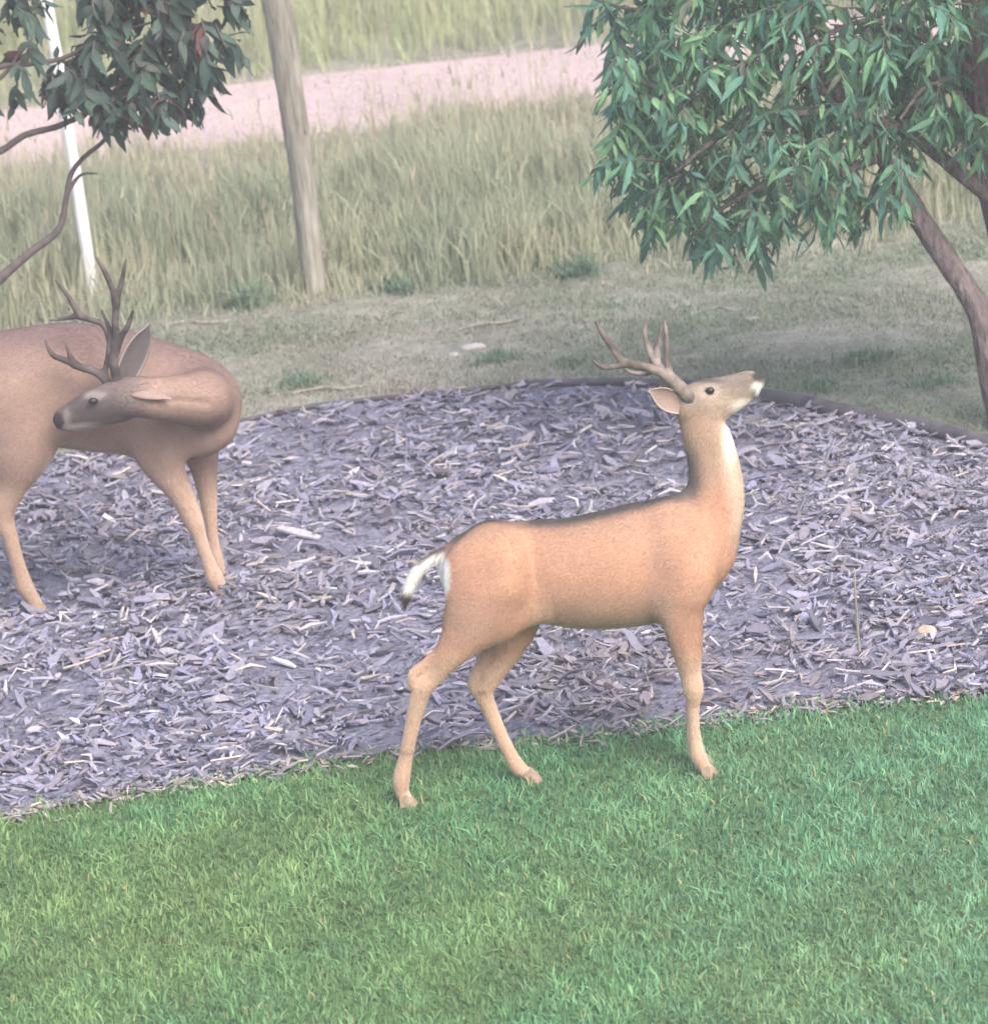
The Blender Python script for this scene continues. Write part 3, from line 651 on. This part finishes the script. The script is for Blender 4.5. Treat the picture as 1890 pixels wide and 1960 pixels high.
C = mixin(C, (0.45, 0.39, 0.36), hd * blob(px, py, 128, 802, 7, 18, .5) * .5)
C = mixin(C, (0.06, 0.055, 0.06), (lat > 0.2) * blob(px, py, 110, 806, 11, 17, .3))
C = mixin(C, (0.55, 0.46, 0.38), bw(-N[:, 2], 0.5, 1.0) * (py > 840) * (py < 900) * (px < 300) * .6)
leg = bw(py, 900, 970)
C = mixin(C, (0.50, 0.35, 0.265), leg * 0.8); C = mixin(C, (0.62, 0.50, 0.40), leg * bw(np.abs(N[:, 0]), 0.55, 0.95) * 0.5)
C = mixin(C, (0.66, 0.57, 0.47), blob(px, py, 70, 905, 40, 50, .5) * bw(N[:, 0], 0.4, 0.9))
C = mixin(C, (0.07, 0.06, 0.06), (lat > 0.2) * blob(px, py, 170, 811 + 0 * px, 46, 3.5, .6) * .6 * (np.abs(py - (826 - (px - 130) * .16)) < 6))
C = mixin(C, (0.17, 0.12, 0.115), bw(-lat, -.17, -.06) * bw(-py, -715, -645) * .75)
C = np.clip(C * (1 + 0.07 * wob(V[:, 0] * 9, V[:, 2] * 9, 72, 1.0)[:, None]), 0.01, 0.85)
body2 = link('body', make_mesh('body', rel(V, root2), quads=Q, col=C, mats=[M['coat']]), root2)
def flow2(P):
    d = np.tile(np.array([-0.8, 0.0, -0.45]), (len(P), 1)); qx, qy = project(P); la = Y2 - P[:, 1]
    w = bw(qy, 880, 940)[:, None]; d = d * (1 - w) + np.array([0, 0, -1.0]) * w
    w = (la > 0.24)[:, None] * 1.0; return d * (1 - w) + np.array([1.0, 0, -0.2]) * w
fv, ft, fc = fur_mesh(V, Q, C, flow2, 90000, 0.015, np.random.default_rng(6))
tag(link('coat_hair', make_mesh('coat_hair', rel(fv, root2), tris=ft, col=fc, mats=[M['fur']]), body2), kind='stuff')
make_ball('eye', d2.pt(178, 768, .412), (0.019, 0.013, 0.0135), 'eye', root2)
make_ball('eye', d2.pt(186, 756, .285), (0.014, 0.011, 0.0115), 'eye', root2)
make_ear(d2.pt(238, 728, .33), d2.pt(287, 620, .30), (0.4, -1.0, 0.0), 0.050, 0.9, (0.17, 0.14, 0.13), (0.115, 0.10, 0.105), 'ear', root2, 0.5)
make_ear(d2.pt(238, 744, .40), d2.pt(328, 764, .47), (0.1, 0.2, -1.0), 0.040, 0.95, (0.29, 0.215, 0.19), (0.20, 0.16, 0.15), 'ear', root2)
Z = lambda x, y: (x * .3906, y * .3906 + 459.3)
zz = lambda pts: [(*Z(a, b), l, r_) for a, b, l, r_ in pts]
dk = ((0.06, 0.05, 0.05), (0.13, 0.105, 0.10))
d2.antler('antler', [zz([(585, 735, .36, 14), (575, 690, .37, 12.5), (558, 600, .38, 11), (572, 515, .39, 10), (565, 410, .40, 8.5), (568, 310, .41, 9), (548, 230, .42, 7), (510, 150, .43, 6), (468, 78, .44, 3)]),
                     zz([(568, 310, .41, 8), (590, 230, .42, 6.5), (606, 160, .43, 5.5), (618, 95, .43, 3)]),
                     zz([(572, 520, .39, 9), (602, 465, .41, 7.5), (632, 410, .43, 6.5), (652, 345, .44, 3.5)]),
                     zz([(560, 540, .385, 8), (543, 470, .37, 7), (530, 415, .36, 6), (498, 345, .35, 3)])], root2, colr=dk)
d2.antler('antler', [zz([(540, 735, .30, 13), (510, 672, .29, 11), (450, 640, .28, 9.5), (390, 622, .27, 8.5), (320, 590, .27, 7.5), (255, 560, .27, 6), (220, 488, .27, 3)]),
                     zz([(375, 615, .27, 7.5), (345, 570, .27, 6), (318, 495, .27, 3)]),
                     zz([(505, 672, .29, 8), (525, 600, .27, 7), (535, 500, .25, 6.5), (505, 415, .24, 7), (445, 392, .23, 7), (392, 370, .22, 8), (345, 290, .22, 6.5), (278, 200, .22, 4)]),
                     zz([(392, 372, .22, 7), (330, 382, .22, 5.5), (245, 395, .22, 3)])], root2, colr=dk)
for c in (fnear, ffar, hnear, hfar):
    p = d2.pt(*c[-1][:3]); make_hoof('hoof', p, p + np.array([0.05, -0.01, 0]), root2)
    print('deer2 hoof z', p[2])

# ------------------------------------------------------------------ posts
def tube(pts, rad, seg=10, wobble=0.0, r=rng, cap=True, sub=5):
    P = np.array(pts, float); R = np.array(rad, float); out, rr = [], []
    for i in range(len(P) - 1):
        p0, p1, p2, p3 = P[max(i - 1, 0)], P[i], P[i + 1], P[min(i + 2, len(P) - 1)]
        for j in range(sub):
            t = j / sub
            out.append(0.5 * (2 * p1 + (p2 - p0) * t + (2 * p0 - 5 * p1 + 4 * p2 - p3) * t * t + (3 * p1 - p0 - 3 * p2 + p3) * t ** 3)); rr.append(R[i] * (1 - t) + R[i + 1] * t)
    out.append(P[-1]); rr.append(R[-1]); out = np.array(out)
    T = np.gradient(out, axis=0); T /= np.linalg.norm(T, axis=1, keepdims=True)
    ref = np.array([0.3, 1, 0.1]); V, F = [], []
    for i, (c, t, q) in enumerate(zip(out, T, rr)):
        a = np.cross(t, ref); a /= np.linalg.norm(a); b = np.cross(t, a)
        for j in range(seg):
            an = 2 * math.pi * j / seg; q2 = q * (1 + wobble * r.normal())
            V.append(c + (a * math.cos(an) + b * math.sin(an)) * q2)
    for i in range(len(out) - 1):
        for j in range(seg): F.append([i * seg + j, i * seg + (j + 1) % seg, (i + 1) * seg + (j + 1) % seg, (i + 1) * seg + j])
    if cap: F.append(list(range(seg))[::-1]); F.append([(len(out) - 1) * seg + j for j in range(seg)])
    return np.array(V), F

b = on_ground(603, 566)
top = on_depth(500, -230, b[1])
pts = [b * (1 - t) + top * t + np.array([0.012 * math.sin(5 * t), 0, 0]) for t in np.linspace(-0.03, 1, 9)]
pp = empty('wooden_post', b); tag(pp, 'weathered grey wooden fence post standing in the tall grass', 'post')
V, F_ = tube(pts, np.linspace(0.052, 0.070, 9), 18, 0.018, np.random.default_rng(8), sub=6)
link('shaft', make_mesh('shaft', rel(V, pp), faces=F_, mats=[M['wood']]), pp)
sp = []; rs = np.random.default_rng(9)
for _ in range(7):      # splits in the timber, proud slivers along the grain
    t0 = rs.uniform(0.1, 0.75); an = rs.uniform(-2.6, -0.5); q = []
    for t in np.linspace(t0, t0 + rs.uniform(0.08, 0.22), 5):
        c = b * (1 - t) + top * t + np.array([0.012 * math.sin(5 * t), 0, 0]); rad = 0.052 + 0.018 * t
        q.append(c + np.array([math.cos(an), math.sin(an), 0]) * rad)
    v, f = tube(q, [0.002, 0.005, 0.006, 0.005, 0.002], 5, 0, rs, sub=2)
    link('split', make_mesh('split', rel(v, pp), faces=f, mats=[M['wood']]), pp)

b = on_ground(180, 572)
wp = [on_ground(181, 580), b, on_depth(159, 430, b[1]), on_depth(146, 340, b[1] + 0.01), on_depth(130, 245, b[1]), on_depth(112, 130, b[1]), on_depth(92, 20, b[1]), on_depth(70, -110, b[1])]
wp[0] = wp[0] * np.array([1, 1, 0]) + np.array([0, 0, -0.05])
V, F_ = tube(wp, [0.029, 0.029, 0.029, 0.028, 0.028, 0.029, 0.029, 0.029], 14, 0.01, np.random.default_rng(10))
post = link('white_post', make_mesh('white_post', V - b, faces=F_, mats=[M['white']]), loc=b)
tag(post, 'slim white pipe post behind the red and green leaves', 'post')

# ------------------------------------------------------------------ bed edging
ex = np.arange(-3.6, 4.2, 0.08); ey = bed_edge(ex) + 0.02 * wob(ex, ex * 0, 81, 2.0)
rr = 0.011 + 0.017 * bw(ex, 0.6, 1.3) + 0.006 * bw(ex, 0.0, 0.4)
V, F_ = tube(np.stack([ex, ey, 0.012 + rr * 0.6], -1), rr, 10, 0.05, np.random.default_rng(11), sub=2)
o = link('bed_edging', make_mesh('bed_edging', V, faces=F_, mats=[M['edging']])); tag(o, 'dark rolled edging strip along the far side of the mulch bed', 'edging')

# ------------------------------------------------------------------ trees
def leaf_mesh(name, ln, wd, col, fold, droop, r, shape=0.8):
    nt = 4; V, C = [], []
    for i in range(nt + 1):
        t = i / nt; w = wd / 2 * math.sin(math.pi * min(max(t, 0.03), 0.985) ** shape) ** 0.9
        y_ = ln * t; z_ = -droop * ln * t * t
        for s in (-1, 0, 1):
            V.append((s * w * math.cos(fold), y_, z_ + abs(s) * w * math.sin(fold) + 0.003 * r.normal() * abs(s)))
            C.append(np.array(col) * (1.12 if s == 0 else 1.0))
    Q = []
    for i in range(nt):
        for j in (0, 1): Q.append([i * 3 + j, i * 3 + j + 1, i * 3 + j + 4, i * 3 + j + 3])
    return np.array(V), np.array(Q), np.array(C)

def build_leaves(root, twigs, variants, r, max_single=300, per=7, spread=0.9, size=(0.75, 1.2)):
    """leaves set along twig curves; those standing nearest the viewing side are single parts"""
    items = []
    for tw in twigs:
        P = np.array(tw)
        for k in range(per):
            t = (k + 0.6) / per; i = min(int(t * (len(P) - 1)), len(P) - 2); q = t * (len(P) - 1) - i
            p = P[i] * (1 - q) + P[i + 1] * q; d = P[i + 1] - P[i]; d = d / np.linalg.norm(d)
            s = np.cross(d, np.array([0, 0, 1.0])) + 1e-6; s /= np.linalg.norm(s)
            ax = d * r.uniform(0.3, 0.9) + s * (spread if k % 2 else -spread) * r.uniform(0.5, 1.1) + np.array([0, 0, -r.uniform(0.0, 1.1)]) + r.normal(0, 0.4, 3)
            ax /= np.linalg.norm(ax)
            nrm = np.array([0, -0.45, 1.0]) + r.normal(0, 0.75, 3); nrm -= (nrm @ ax) * ax; nrm /= np.linalg.norm(nrm)
            xx = np.cross(ax, nrm); sc = r.uniform(*size)
            items.append((p, np.stack([xx, ax, nrm], -1) * sc, int(r.integers(0, len(variants)))))
    pos = np.array([a[0] for a in items]); qx, qy = project(pos)
    vis = (qx > 0) & (qx < PW) & (qy > 0) & (qy < PH)
    order = np.argsort(pos[:, 1] + np.where(vis, 0, 100))
    single = set(order[:max_single].tolist())
    mes = [make_mesh('leaf', v, quads=q, col=c, mats=[M['leaf']]) for v, q, c in variants]
    AV, AQ, AC, nb = [], [], [], 0
    ro = np.array(root.location)
    for i, (p, R, vi) in enumerate(items):
        if i in single:
            o = bpy.data.objects.new('leaf', mes[vi]); COL.objects.link(o); o.parent = root
            m4 = Matrix.Identity(4)
            for a in range(3):
                for b_ in range(3): m4[a][b_] = R[a, b_]
                m4[a][3] = p[a] - ro[a]
            o.matrix_local = m4
        else:
            v, q, c = variants[vi]; AV.append(v @ R.T + p - ro); AQ.append(q + nb); AC.append(c); nb += len(v)
    o = link('foliage', make_mesh('foliage', np.concatenate(AV), quads=np.concatenate(AQ), col=np.concatenate(AC), mats=[M['leaf']]), root)
    tag(o, kind='stuff')
    print('leaves', len(items))

def in_poly(x, y, poly):
    c = False; n_ = len(poly)
    for i in range(n_):
        x1, y1 = poly[i]; x2, y2 = poly[i - 1]
        if (y1 > y) != (y2 > y) and x < (x2 - x1) * (y - y1) / (y2 - y1) + x1: c = not c
    return c

# tree at the bed's right end: long narrow hanging leaves
r = np.random.default_rng(21)
YT = 22.6
tb = on_depth(1960, 960, YT); tb = np.array([tb[0], YT, 0.0])
tr = empty('leafy_tree', tb); tag(tr, 'tree with long narrow drooping green leaves and a leaning grey trunk', 'tree')
D = lambda x_, y_, dy=0.0: on_depth(x_, y_, YT + dy)
limbs = {'trunk': ([tb + np.array([0, 0, -0.05]), D(1925, 840), D(1897, 730), D(1872, 600), D(1812, 500), D(1745, 398), D(1690, 300, .05), D(1610, 190, .1), D(1540, 60, .15), D(1490, -120, .2)], [.068, .056, .052, .05, .048, .045, .036, .03, .022, .012]),
         'limb': ([tb + np.array([0.02, 0.06, 0.25]), D(1960, 620, .1), D(1915, 430, .1), D(1878, 290, .1), D(1872, 150, .1), D(1850, -60, .1), D(1820, -260, .1)], [.07, .066, .062, .058, .05, .035, .015])}
for nm, (q, rad) in limbs.items():
    v, f = tube(q, rad, 16, 0.035, r); link(nm, make_mesh(nm, rel(v, tr), faces=f, mats=[M['bark']]), tr)
branches = [([D(1905, 385, .08), D(1840, 335, .05), D(1765, 275, 0), D(1690, 235, -.05), D(1560, 215, -.15), D(1400, 250, -.25), D(1290, 330, -.3)], [.036, .032, .028, .022, .016, .011, .006]),
            ([D(1690, 300, .05), D(1600, 330, 0), D(1480, 350, -.1), D(1380, 400, -.2), D(1330, 450, -.25)], [.02, .016, .012, .008, .004]),
            ([D(1610, 190, .1), D(1450, 130, .1), D(1300, 110, .05), D(1180, 150, 0), D(1140, 220, 0)], [.018, .014, .011, .008, .004]),
            ([D(1540, 60, .15), D(1380, -10, .2), D(1230, 20, .2), D(1100, -15, .2)], [.016, .012, .009, .005]),
            ([D(1872, 150, .1), D(1780, 80, 0), D(1660, 40, -.2), D(1560, 80, -.3)], [.022, .017, .012, .006]),
            ([D(1878, 290, .1), D(1840, 200, -.1), D(1780, 160, -.25), D(1720, 230, -.35)], [.02, .015, .01, .005])]
for q, rad in branches:
    v, f = tube(q, rad, 9, 0.03, r, sub=6); link('branch', make_mesh('branch', rel(v, tr), faces=f, mats=[M['bark']]), tr)
poly = [(1165, 10), (1175, 110), (1155, 190), (1180, 250), (1185, 310), (1220, 350), (1260, 390), (1320, 390), (1370, 440), (1440, 440), (1520, 400), (1600, 385), (1690, 375), (1750, 330), (1730, 250), (1800, 180), (1830, 250), (1990, 260), (2300, 100), (2250, -350), (1250, -350)]
gaps = [(1785, 300, 45), (1480, 158, 30), (1640, 140, 26), (1590, 232, 24), (1400, 60, 22), (1530, 330, 22), (1290, 230, 20)]
twigs = []
def twig(p, dirv, ln, r, droop=0.5):
    q = [np.array(p)]; d = np.array(dirv) / np.linalg.norm(dirv)
    for k in range(4):
        d = d + np.array([0, 0, -droop * 0.25]) + r.normal(0, 0.12, 3); d /= np.linalg.norm(d); q.append(q[-1] + d * ln / 4)
    return q
src = np.concatenate([np.array(q) for q, _ in branches] + [np.array(limbs['trunk'][0][5:]), np.array(limbs['limb'][0][3:])])
tries = 0
while len(twigs) < 900 and tries < 12000:
    tries += 1
    x_, y_ = r.uniform(1110, 2250), r.uniform(-330, 470)
    if y_ < 0 and r.uniform() < 0.45: continue
    if not in_poly(x_, y_, poly): continue
    if any((x_ - a) ** 2 + (y_ - b_) ** 2 < c * c for a, b_, c in gaps): continue
    dd_ = r.uniform(-0.55, 0.55); p = D(x_, y_, dd_)
    s_ = src[np.argmin(((src - p) ** 2).sum(1))]
    dv = p - s_; dv = dv / (np.linalg.norm(dv) + 1e-6) + np.array([-0.25, -0.2, -0.2]) + r.normal(0, 0.35, 3)
    twigs.append(twig(p - dv / np.linalg.norm(dv) * 0.06, dv, r.uniform(0.16, 0.26), r, 1.1))
for hx, hy in ((1235, 410), (1330, 430), (1355, 440), (1410, 420), (1185, 270), (1180, 60), (1195, 140), (1260, 370)):
    for _ in range(2): twigs.append(twig(D(hx + r.normal(0, 6), hy - 25 + r.normal(0, 6), r.uniform(-.3, .1)), (-0.25, -0.2, -0.9), 0.17, r, 1.0))
TV, TF, nb = [], [], 0
for q in twigs:
    v, f = tube(q, [.0035, .003, .0025, .002, .0015], 4, 0, r, sub=1); TV.append(v); TF += [[nb + a for a in ff] for ff in f]; nb += len(v)
tag(link('twigs', make_mesh('twigs', rel(np.concatenate(TV), tr), faces=TF, mats=[M['twig']]), tr), kind='stuff')
cols = [(0.09, 0.21, 0.13), (0.115, 0.25, 0.14), (0.075, 0.18, 0.13), (0.14, 0.29, 0.155), (0.08, 0.185, 0.15), (0.10, 0.22, 0.16), (0.20, 0.36, 0.19), (0.11, 0.235, 0.17), (0.085, 0.20, 0.14), (0.15, 0.18, 0.14)]
var = [leaf_mesh('leaf', r.uniform(0.075, 0.13), r.uniform(0.02, 0.034), np.array(c) * r.uniform(.85, 1.4), r.uniform(0.15, 0.7), r.uniform(0.1, 0.9), r) for c in cols for _ in range(2)][:19]
build_leaves(tr, twigs, var, r, 300, 10, 0.75)

# tree off to the left: broader leaves, a few of them red, bare crooked branch
r = np.random.default_rng(22)
YL = 23.4
lb = on_depth(-330, 960, YL); lb = np.array([lb[0], YL, 0.0])
tl_ = empty('cherry_tree', lb); tag(tl_, 'tree with broad dark green and red leaves on crooked bare branches', 'tree')
D = lambda x_, y_, dy=0.0: on_depth(x_, y_, YL + dy)
v, f = tube([lb + np.array([0, 0, -.05]), D(-310, 800), D(-285, 640), D(-270, 450), D(-250, 250), D(-190, 50), D(-120, -150), D(-40, -320)], [.075, .065, .06, .055, .048, .04, .028, .015], 16, .03, r)
link('trunk', make_mesh('trunk', rel(v, tl_), faces=f, mats=[M['bark']]), tl_)
br = [([D(-280, 660), D(-120, 610), D(-30, 560), D(10, 525), D(60, 482), D(112, 440), D(126, 385), D(136, 335), D(160, 302), D(200, 268), D(235, 215), D(270, 150)], [.030, .024, .021, .020, .017, .015, .0125, .011, .010, .009, .007, .005]),
      ([D(128, 372), D(145, 345), D(160, 333), D(186, 332)], [.010, .008, .006, .004]),
      ([D(-250, 330), D(-100, 320), D(-5, 292), D(50, 258), D(115, 240), D(190, 200), D(260, 130)], [.026, .02, .015, .014, .013, .011, .007]),
      ([D(-210, 120), D(-80, 160), D(0, 128), D(60, 122), D(125, 110), D(200, 70), D(300, 40)], [.022, .016, .012, .011, .010, .008, .005]),
      ([D(-40, 148), D(0, 150), D(40, 100), D(52, 88)], [.012, .010, .008, .005]),
      ([D(-190, 50), D(0, -40), D(150, -20), D(280, 20), D(400, 60), D(450, 100)], [.024, .018, .015, .012, .008, .005])]
for q, rad in br:
    v, f = tube(q, rad, 9, 0.04, r, sub=6); link('branch', make_mesh('branch', rel(v, tl_), faces=f, mats=[M['twig']]), tl_)
polyA = [(150, -60), (165, 40), (110, 110), (95, 160), (105, 195), (170, 205), (235, 222), (300, 205), (330, 190), (400, 145), (425, 110), (440, 60), (455, 20), (450, -80), (300, -150)]
polyB = [(-300, -200), (60, -150), (70, 20), (55, 60), (85, 130), (60, 200), (15, 190), (-40, 220), (-300, 260)]
gaps = [(265, 45, 15), (205, 62, 12), (140, 70, 18)]
twigs = []
src = np.concatenate([np.array(q) for q, _ in br])
for poly, nn, xr in ((polyA, 170, (90, 460)), (polyB, 100, (-300, 100))):
    c0 = 0
    while c0 < nn:
        x_, y_ = r.uniform(*xr), r.uniform(-200, 270)
        if not in_poly(x_, y_, poly) or any((x_ - a) ** 2 + (y_ - b_) ** 2 < c * c for a, b_, c in gaps): continue
        c0 += 1
        p = D(x_, y_, r.uniform(-0.3, 0.3)); s_ = src[np.argmin(((src - p) ** 2).sum(1))]
        dv = p - s_; dv = dv / (np.linalg.norm(dv) + 1e-6) + np.array([0.1, -0.25, -0.3]) + r.normal(0, 0.4, 3)
        twigs.append(twig(p - dv / np.linalg.norm(dv) * 0.05, dv, r.uniform(0.09, 0.15), r, 0.9))
for hx, hy in ((470, 95), (455, 20), (400, 165), (350, 200), (290, 222), (215, 225), (410, 140)):
    twigs.append(twig(D(hx - 25, hy - 22, -.1), (0.5, -0.1, -0.6), 0.12, r, 0.8))
TV, TF, nb = [], [], 0
for q in twigs:
    v, f = tube(q, [.004, .0035, .003, .0025, .002], 4, 0, r, sub=1); TV.append(v); TF += [[nb + a for a in ff] for ff in f]; nb += len(v)
tag(link('twigs', make_mesh('twigs', rel(np.concatenate(TV), tl_), faces=TF, mats=[M['twig']]), tl_), kind='stuff')
cols = [(0.07, 0.12, 0.10), (0.08, 0.14, 0.105), (0.06, 0.105, 0.095), (0.09, 0.135, 0.115), (0.07, 0.11, 0.10), (0.085, 0.125, 0.11), (0.065, 0.115, 0.095), (0.10, 0.115, 0.105), (0.085, 0.145, 0.11)]
var = [leaf_mesh('leaf', r.uniform(0.07, 0.125), r.uniform(0.03, 0.05), c, r.uniform(0.1, 0.4), r.uniform(0.1, 0.5), r, 0.75) for c in cols for _ in range(2)] + [leaf_mesh('leaf', .11, .055, (0.17, 0.085, 0.09), .3, .3, r, .75)]
build_leaves(tl_, twigs, var, r, 300, 7, 0.8)

# ------------------------------------------------------------------ small things on the ground
def rock(name, c, size, col, label, cat, r, group=None, flat=0.6):
    V, F = [], []; seg = 7
    ph0 = r.uniform(0, 6, 6)
    for i in range(seg + 1):
        th = math.pi * i / seg
        for j in range(seg * 2):
            ph = math.pi * j / seg
            k = 1 + 0.16 * math.sin(2 * ph + ph0[0]) * math.sin(th) + 0.12 * math.sin(3 * ph + ph0[1]) * math.sin(2 * th + ph0[2]) + 0.06 * r.normal() * math.sin(th)
            V.append((math.sin(th) * math.cos(ph) * size * k, math.sin(th) * math.sin(ph) * size * .8 * k, math.cos(th) * size * flat * k))
    n_ = seg * 2
    for i in range(seg):
        for j in range(n_): F.append([i * n_ + j, (i + 1) * n_ + j, (i + 1) * n_ + (j + 1) % n_, i * n_ + (j + 1) % n_])
    o = link(name, make_mesh(name, V, faces=F, col=np.tile(col, (len(V), 1)), mats=[M['stone']]), loc=(c[0], c[1], size * flat * .6))
    return tag(o, label, cat, group)
r = np.random.default_rng(33)
rock('stone', on_ground(1772, 1222), 0.038, (0.42, 0.345, 0.29), 'tan stone lying alone among the grey mulch', 'stone', r, flat=.85)
for a, b_, s_, lb_ in ((1518, 1335, .030, 'largest of the pale stones where the mulch meets the lawn'), (1545, 1342, .022, 'pale stone touching the largest stone on the lawn border'), (1600, 1328, .026, 'middle one of the pale stones along the lawn border'), (1640, 1334, .024, 'pale stone with a smaller stone beside it on the lawn border'), (1672, 1342, .018, 'smallest pale stone at the end of the row on the lawn border')):
    rock('stone', on_ground(a, b_), s_ * .8, (0.40, 0.37, 0.36), lb_, 'stone', r, 'pale stones along the lawn border')
for a, b_, s_, lb_ in ((905, 668, .05, 'larger of two pale flat stones on the bare strip'), (870, 682, .035, 'smaller of two pale flat stones on the bare strip'), (1440, 612, .03, 'pale flat stone lying under the drooping green leaves')):
    rock('stone', on_ground(a, b_), s_, (0.44, 0.41, 0.41), lb_, 'stone', r, 'flat stones on the bare ground', .3)
def weed(px_, py_, nb_, h_, label, group, cols, seed, lean=0.8, spread=0.07):
    rr_ = np.random.default_rng(seed); c = on_ground(px_, py_); root_ = c * np.array([1, 1, 0])
    P = rr_.normal(0, spread, (nb_, 3)); P[:, 2] = 0
    V_, C_, T_, Q_ = blades(P, rr_.uniform(.5, 1, nb_) * h_, rr_.uniform(.008, .016, nb_), mixcol(cols, nb_, rr_), lean, 3, None, rr_)
    o = link('weed_tuft', make_mesh('weed_tuft', V_, tris=T_, quads=Q_, col=np.clip(C_, .01, 1), mats=[M['tallgrass']]), loc=root_)
    tag(o, label, 'weed', group)
gw = [(0.18, 0.265, 0.19), (0.21, 0.29, 0.20), (0.16, 0.24, 0.18)]
wl_ = [((585, 735), 120, .06, 'low green weed tuft behind the bed near the head-turning deer'), ((945, 692), 120, .06, 'low green weed tuft beside the two pale flat stones'), ((1090, 700), 90, .06, 'thin low weed tuft behind the raised antlers'),
       ((1105, 530), 160, .13, 'leafy green weed clump at the front of the tall grass'), ((480, 590), 160, .14, 'dark weed clump left of the wooden post foot'), ((760, 560), 130, .11, 'weed clump right of the wooden post foot'),
       ((1660, 690), 200, .06, 'weed tuft on the bare strip under the leaning trunk'), ((1790, 740), 140, .06, 'weed tuft between the leaning trunk and the bed edging'), ((1560, 745), 120, .05, 'weed tuft just behind the raised nose')]
for i, ((a, b_), nb_, h_, lb_) in enumerate(wl_):
    weed(a, b_, nb_, h_, lb_, 'weeds behind the bed', gw, 200 + i, 1.1, 0.05)
# thin stalk in the bed
b = on_ground(1645, 1258)
v, f = tube([b + np.array([0, 0, -.02]), on_depth(1640, 1200, b[1]), on_depth(1636, 1140, b[1]), on_depth(1634, 1088, b[1])], [.006, .005, .0045, .003], 7, .05, r)
st = link('dry_stalk', make_mesh('dry_stalk', v - b, faces=f, mats=[M['wood']]), loc=b); tag(st, 'thin dry plant stalk standing upright in the mulch', 'stalk')
# sticks on the bare strip
for (a, b_, a2, b2), lb_ in (((300, 628, 440, 617), 'pale dead stick by the back of the head-turning deer'), ((560, 756, 700, 742), 'dead stick lying next to the weed tuft and bed edging'), ((1350, 597, 1420, 596), 'short dead stick beside the stone under the leaves'), ((860, 640, 1000, 612), 'longest dead stick on the bare strip behind the flat stones'), ((1060, 735, 1200, 728), 'dead stick against the bed edging behind the antlers')):
    p, q = on_ground(a, b_), on_ground(a2, b2); m_ = (p + q) / 2
    v, f = tube([p + [0, 0, .006], p * .6 + q * .4 + [0, .03, .012], p * .3 + q * .7 + [0, -.02, .012], q + [0, 0, .008]], [.006, .009, .008, .004], 7, .06, r)
    o = link('stick', make_mesh('stick', v - m_, faces=f, mats=[M['wood']]), loc=m_); tag(o, lb_, 'stick', 'sticks on the bare strip')

# ------------------------------------------------------------------ thin air volume added to lift the blacks, standing in for window veil
hz = bpy.data.materials.new('veil_haze'); hz.use_nodes = True
for nd in list(hz.node_tree.nodes):
    if nd.type == 'BSDF_PRINCIPLED': hz.node_tree.nodes.remove(nd)
pv = hz.node_tree.nodes.new('ShaderNodeVolumePrincipled'); pv.inputs['Density'].default_value = VEIL_HAZE; pv.inputs['Color'].default_value = (0.93, 0.92, 0.95, 1)
hz.node_tree.links.new(pv.outputs[0], hz.node_tree.nodes['Material Output'].inputs['Volume'])
hb = [(x_, y_, z_) for x_ in (-310, 310) for y_ in (-310, 310) for z_ in (-1.1, 9.0)]
ho = link('veil_haze', make_mesh('veil_haze', hb, faces=[(0, 1, 3, 2), (4, 6, 7, 5), (0, 4, 5, 1), (2, 3, 7, 6), (0, 2, 6, 4), (1, 5, 7, 3)], smooth=False, mats=[hz]))
ho['kind'] = 'stuff'
print('script done')
